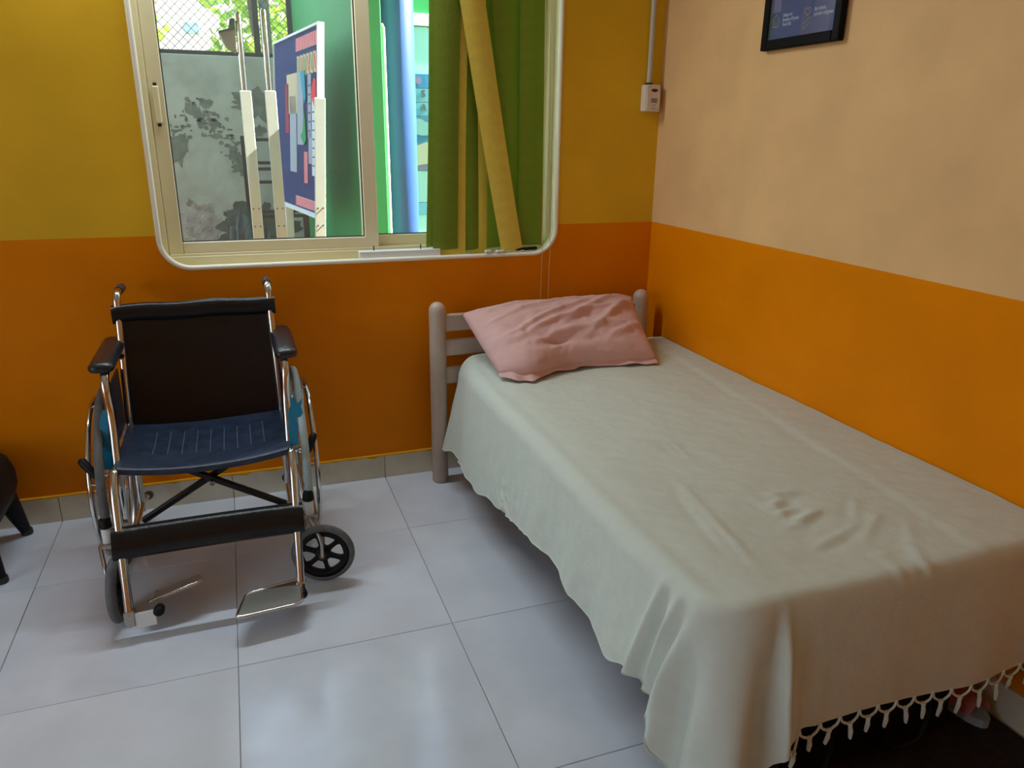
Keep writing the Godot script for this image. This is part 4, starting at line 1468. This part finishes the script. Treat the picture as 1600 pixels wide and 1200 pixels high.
	for a in [[-0.50, 1.41, 0.13, 0.05, "chart_cloud"], [-0.44, 1.24, 0.15, 0.07, "chart_tan"]]:
		s = mb()
		var cl := PackedVector2Array()
		for i in 28:
			var t := TAU * i / 28
			var rr := 1.0 + 0.12 * sin(5 * t) + 0.06 * sin(9 * t + 1)
			cl.append(Vector2(a[0] + a[2] * rr * cos(t), a[1] + a[3] * rr * sin(t)))
		slab(s, cl, -2.251, -2.247)
		put("cloud_shape", s, mats[a[4]], po)
	var flat := func(x: float, y: float) -> Transform3D: return Transform3D(Basis(), Vector3(x, y, -2.249))
	for a in [["M", -0.56, 1.585], ["S", -0.47, 1.585], ["K", -0.56, 1.5], ["A", -0.475, 1.5]]:
		letters("lettering", a[0], 0.06, 0.003, mats.ink, po, flat.call(a[1], a[2]))

	# two white stands with chrome rods
	for a in [[-1.6, 1.535, 1.823, "white stand with a chrome rod and a lamp head, left of the pair", -0.6], [-1.502, 1.538, 1.84, "white stand with a chrome rod, right of the pair beside the notice board", -0.6]]:
		var o := thing("stand", Vector3(a[0], -0.25, a[4]), a[3], "stand", "white stands outside the window")
		s = mb()
		box(s, Vector3(a[0], (a[1] - 0.25) / 2, a[4]), Vector3(0.044, a[1] + 0.25, 0.03), 0.002)
		put("post", s, mats.pole_white, o)
		s = mb()
		tube(s, [Vector3(a[0] - 0.002, a[1] - 0.02, a[4]), Vector3(a[0] - 0.002, a[2], a[4])], 0.0125, 14)
		tube(s, [Vector3(a[0] - 0.002, a[2], a[4]), Vector3(a[0] - 0.002, a[2] + 0.008, a[4])], [0.0125, 0.006], 14)
		put("rod", s, mats.chrome, o)
		for y in [0.985, 1.06]:
			for dx in [-0.011, 0.011]:
				s = mb()
				tube(s, [Vector3(a[0] + dx, y, a[4] + 0.014), Vector3(a[0] + dx, y, a[4] + 0.017)], 0.0032, 8)
				put("rivet", s, mats.pin_dark, o)
		s = mb()
		box(s, Vector3(a[0], -0.235, a[4]), Vector3(0.08, 0.03, 0.3), 0.004)
		put("foot", s, mats.pole_white, o)
	var fl := thing("lamp_head", Vector3(-1.64, 1.7, -0.6), "dark wedge shaped lamp head fixed to the left chrome rod", "lamp")
	s = mb()
	slab(s, PackedVector2Array([Vector2(-1.618, 1.80), Vector2(-1.636, 1.80), Vector2(-1.642, 1.765), Vector2(-1.682, 1.752), Vector2(-1.68, 1.745), Vector2(-1.618, 1.762)]), -0.64, -0.56)
	put("hood", s, mats.iron_black, fl)
	s = mb()
	slab(s, PackedVector2Array([Vector2(-1.618, 1.765), Vector2(-1.68, 1.748), Vector2(-1.66, 1.70), Vector2(-1.622, 1.675)]), -0.635, -0.565)
	put("reflector", s, mats.steel_worn, fl)
	build_notice_board()
	# dark rack leaning by the boundary wall
	var rk := thing("metal_rack", Vector3(-1.55, -0.25, -1.9), "dark metal rack standing against the boundary wall", "rack")
	for x in [-1.60, -1.28]:
		s = mb()
		box(s, Vector3(x, 0.55, -1.95), Vector3(0.035, 1.6, 0.03), 0.003)
		put("upright", s, mats.iron_black, rk)
	for y in [1.33, 1.20, 1.165, 1.09, 0.92, 0.89, 0.6]:
		s = mb()
		box(s, Vector3(-1.44, y, -1.95), Vector3(0.30, 0.018, 0.03), 0.003)
		put("crossbar", s, mats.iron_black, rk)
	var tp := thing("tarpaulin", Vector3(-1.45, -0.25, -1.7), "dark green tarpaulin heap at the foot of the boundary wall", "tarpaulin")
	s = mb()
	var n := FastNoiseLite.new()
	n.seed = 77; n.frequency = 2.2
	var p := []
	for i in 25:
		var u := -1.0 + i / 12.0
		for j in 25:
			var v := -1.0 + j / 12.0
			var h := maxf(0.0, 1 - u * u) * maxf(0.0, 1 - v * v)
			p.append(Vector3(-1.62 + u * 0.24, -0.25 + 1.12 * pow(h, 0.5) * (1 + 0.25 * n.get_noise_2d(u * 2, v * 2)), -1.65 - v * 0.22))
	sheet(s, p, 25, 25)
	put("cloth", s, mats.plaster_damp, tp)

func wall_patches(bw: Node3D) -> void:
	# lost plaster: ragged flakes in shallow relief, laid out as seen on the wall
	var n := FastNoiseLite.new()
	n.seed = 90; n.frequency = 1.0; n.fractal_octaves = 4
	var specs := [[-1.985, 1.28, 0.045, 0.085, "plaster_bare"], [-1.935, 1.30, 0.028, 0.06, "plaster_bare"], [-1.87, 1.50, 0.035, 0.035, "plaster_bare"], [-1.79, 1.53, 0.035, 0.03, "plaster_bare"], [-1.83, 1.45, 0.028, 0.05, "plaster_bare"], [-1.75, 1.42, 0.028, 0.022, "plaster_bare"], [-1.66, 1.24, 0.03, 0.05, "plaster_bare"], [-1.61, 1.17, 0.07, 0.055, "plaster_bare"], [-1.48, 1.53, 0.15, 0.09, "plaster_bare"], [-1.5, 1.38, 0.04, 0.03, "plaster_bare"], [-1.94, 0.95, 0.02, 0.025, "plaster_bare"], [-1.88, 0.82, 0.11, 0.12, "plaster_worn"], [-1.55, 0.80, 0.24, 0.15, "plaster_damp"], [-1.66, 0.88, 0.07, 0.06, "plaster_damp"], [-2.07, 1.47, 0.03, 0.04, "plaster_bare"]]
	for i in 110:                                                        # small flakes strewn along the two broken bands
		var f := rng.randf()
		var c := Vector2(-1.88, 1.52).lerp(Vector2(-1.60, 1.24), f) if i % 3 > 0 else Vector2(-1.99, 1.38).lerp(Vector2(-1.72, 1.46), f)
		specs.append([c.x + rng.randfn() * 0.03, c.y + rng.randfn() * 0.04, rng.randf_range(0.004, 0.017), rng.randf_range(0.004, 0.013), "plaster_bare"])
	var kk := 0
	for a in specs:
		var poly := PackedVector2Array()
		var m := 96 if a[2] > 0.02 else 14
		for k in m:
			var t := TAU * k / m
			var r := 1.0 + 0.6 * n.get_noise_2d(cos(t) * 1.1 + kk * 9.0, sin(t) * 1.1) + 0.22 * n.get_noise_2d(cos(t) * 4 + kk, sin(t) * 4)
			poly.append(Vector2(a[0] + a[2] * r * cos(t), a[1] + a[3] * r * sin(t)))
		var s := mb()
		slab(s, poly, -2.252, -2.2485 + 0.0001 * (kk % 7))
		put("bare_patch", s, mats[a[4]], bw)
		kk += 1

func build_notice_board() -> void:
	# the board runs away from the window along the green wall; u along it from the near edge, v up from its foot
	var o0 := Vector3(-1.336, 1.02, -0.60)
	var e := (Vector3(-1.462, 1.02, -1.50) - o0)
	var bu := e.normalized()
	var bv := Vector3(0.05, 0.785, 0).normalized()
	var nn := bv.cross(bu).normalized()                                   # faces the window's left side
	if nn.x > 0: nn = -nn
	var at := func(u: float, v: float, d: float) -> Vector3: return o0 + bu * u + bv * v + nn * d
	var W := e.length(); var H := 0.785
	var nb := thing("notice_board", Vector3(-1.38, -0.25, -1.05), "blue felt notice board with red striped border and pinned papers on white legs", "notice board")
	var xf := Transform3D(Basis(bu, bv, bu.cross(bv)), o0)
	var zf := signf(bu.cross(bv).dot(nn))                                 # which side of the slab shows
	var flat := func(poly: PackedVector2Array, d0: float, d1: float) -> SurfaceTool:
		var s := mb()
		slab(s, poly, minf(d0 * zf, d1 * zf), maxf(d0 * zf, d1 * zf), xf)
		return s
	put("panel", flat.call(rect(0, 0, W, H), -0.015, 0.0), mats.felt_blue, nb)
	for q in [[0.0, -0.012, W, 0.008], [0.0, H - 0.002, W, H + 0.008], [-0.012, -0.012, 0.006, H + 0.008], [W - 0.004, -0.012, W + 0.004, H + 0.008]]:
		put("frame_bar", flat.call(rect(q[0], q[1], q[2], q[3]), -0.02, 0.008), mats.pole_white, nb)
	# candy striped border: short red bars on white tape
	for q in [[0.014, H - 0.075, 0.42, H - 0.02], [0.014, 0.016, 0.45, 0.06], [0.010, 0.02, 0.030, H - 0.02]]:
		put("border_tape", flat.call(rect(q[0], q[1], q[2], q[3]), 0.0, 0.002), mats.paper, nb)
	for k in 13: put("stripe", flat.call(PackedVector2Array([Vector2(0.02 + k * 0.031, H - 0.074), Vector2(0.036 + k * 0.031, H - 0.074), Vector2(0.040 + k * 0.031, H - 0.021), Vector2(0.024 + k * 0.031, H - 0.021)]), 0.002, 0.003), mats.paper_red, nb)
	for k in 14: put("stripe", flat.call(PackedVector2Array([Vector2(0.02 + k * 0.031, 0.017), Vector2(0.036 + k * 0.031, 0.017), Vector2(0.040 + k * 0.031, 0.059), Vector2(0.024 + k * 0.031, 0.059)]), 0.002, 0.003), mats.paper_red, nb)
	for k in 18: put("stripe", flat.call(rect(0.0105, 0.03 + k * 0.04, 0.0295, 0.05 + k * 0.04), 0.002, 0.003), mats.paper_maroon, nb)
	# row of title cards, papers and cut-outs
	for k in 6:
		var u := 0.035 + k * 0.062
		put("title_card", flat.call(PackedVector2Array([Vector2(u, H - 0.185), Vector2(u + 0.05, H - 0.18), Vector2(u + 0.055, H - 0.095), Vector2(u + 0.004, H - 0.10)]), 0.0, 0.002), mats["paper_tan"], nb)
		put("title_stroke", flat.call(PackedVector2Array([Vector2(u + 0.012, H - 0.17), Vector2(u + 0.022, H - 0.17), Vector2(u + 0.038, H - 0.108), Vector2(u + 0.028, H - 0.108)]), 0.002, 0.003), mats["paper_red" if k % 2 == 0 else "paper_green"], nb)
	var papers := [[0.40, 0.44, 0.62, 0.62, "paper_tan"], [0.13, 0.33, 0.19, 0.60, "paper_grey"], [0.05, 0.17, 0.115, 0.50, "paper"], [0.11, 0.22, 0.18, 0.36, "paper_grey"], [0.28, 0.30, 0.40, 0.62, "paper_grey"], [0.42, 0.17, 0.56, 0.52, "paper_grey"], [0.20, 0.13, 0.27, 0.27, "paper_pink"], [0.58, 0.35, 0.66, 0.58, "paper_maroon"]]
	for q in papers: put("pinned_paper", flat.call(rect(q[0], q[1], q[2], q[3]), 0.0, 0.003), mats[q[4]], nb)
	for k in 7: put("written_line", flat.call(rect(0.062, 0.21 + k * 0.038, 0.104, 0.216 + k * 0.038), 0.003, 0.0035), mats.ink, nb)
	for k in 6: put("written_line", flat.call(rect(0.14, 0.36 + k * 0.038, 0.18, 0.366 + k * 0.038), 0.003, 0.0035), mats.ink, nb)
	for q in [["paper_red", [Vector2(0.03, 0.36), Vector2(0.045, 0.35), Vector2(0.06, 0.46), Vector2(0.12, 0.52), Vector2(0.07, 0.58), Vector2(0.035, 0.57)]], ["paper_teal", [Vector2(0.22, 0.50), Vector2(0.25, 0.48), Vector2(0.32, 0.62), Vector2(0.24, 0.62)]], ["paper_green", [Vector2(0.22, 0.32), Vector2(0.26, 0.30), Vector2(0.32, 0.34), Vector2(0.28, 0.36), Vector2(0.26, 0.46), Vector2(0.24, 0.42)]]]:
		put("cut_out", flat.call(PackedVector2Array(q[1]), 0.003, 0.006), mats[q[0]], nb)
	# legs
	var s := mb()
	box(s, Vector3(-1.358, 0.633, -0.578), Vector3(0.044, 1.766, 0.03), 0.002, Basis(Vector3(0, 0, 1), -0.062))
	put("leg", s, mats.pole_white, nb)
	s = mb()
	box(s, Vector3(-1.43, 0.42, -1.35), Vector3(0.04, 1.34, 0.03), 0.002, Basis(Vector3(0, 0, 1), -0.03))
	put("leg", s, mats.pole_white, nb)
	for y in [0.985, 1.06]:
		for dx in [-0.011, 0.011]:
			s = mb()
			tube(s, [Vector3(-1.334 + dx + (y - 1.02) * 0.06, y, -0.566), Vector3(-1.334 + dx + (y - 1.02) * 0.06, y, -0.560)], 0.0032, 8)
			put("rivet", s, mats.pin_dark, nb)
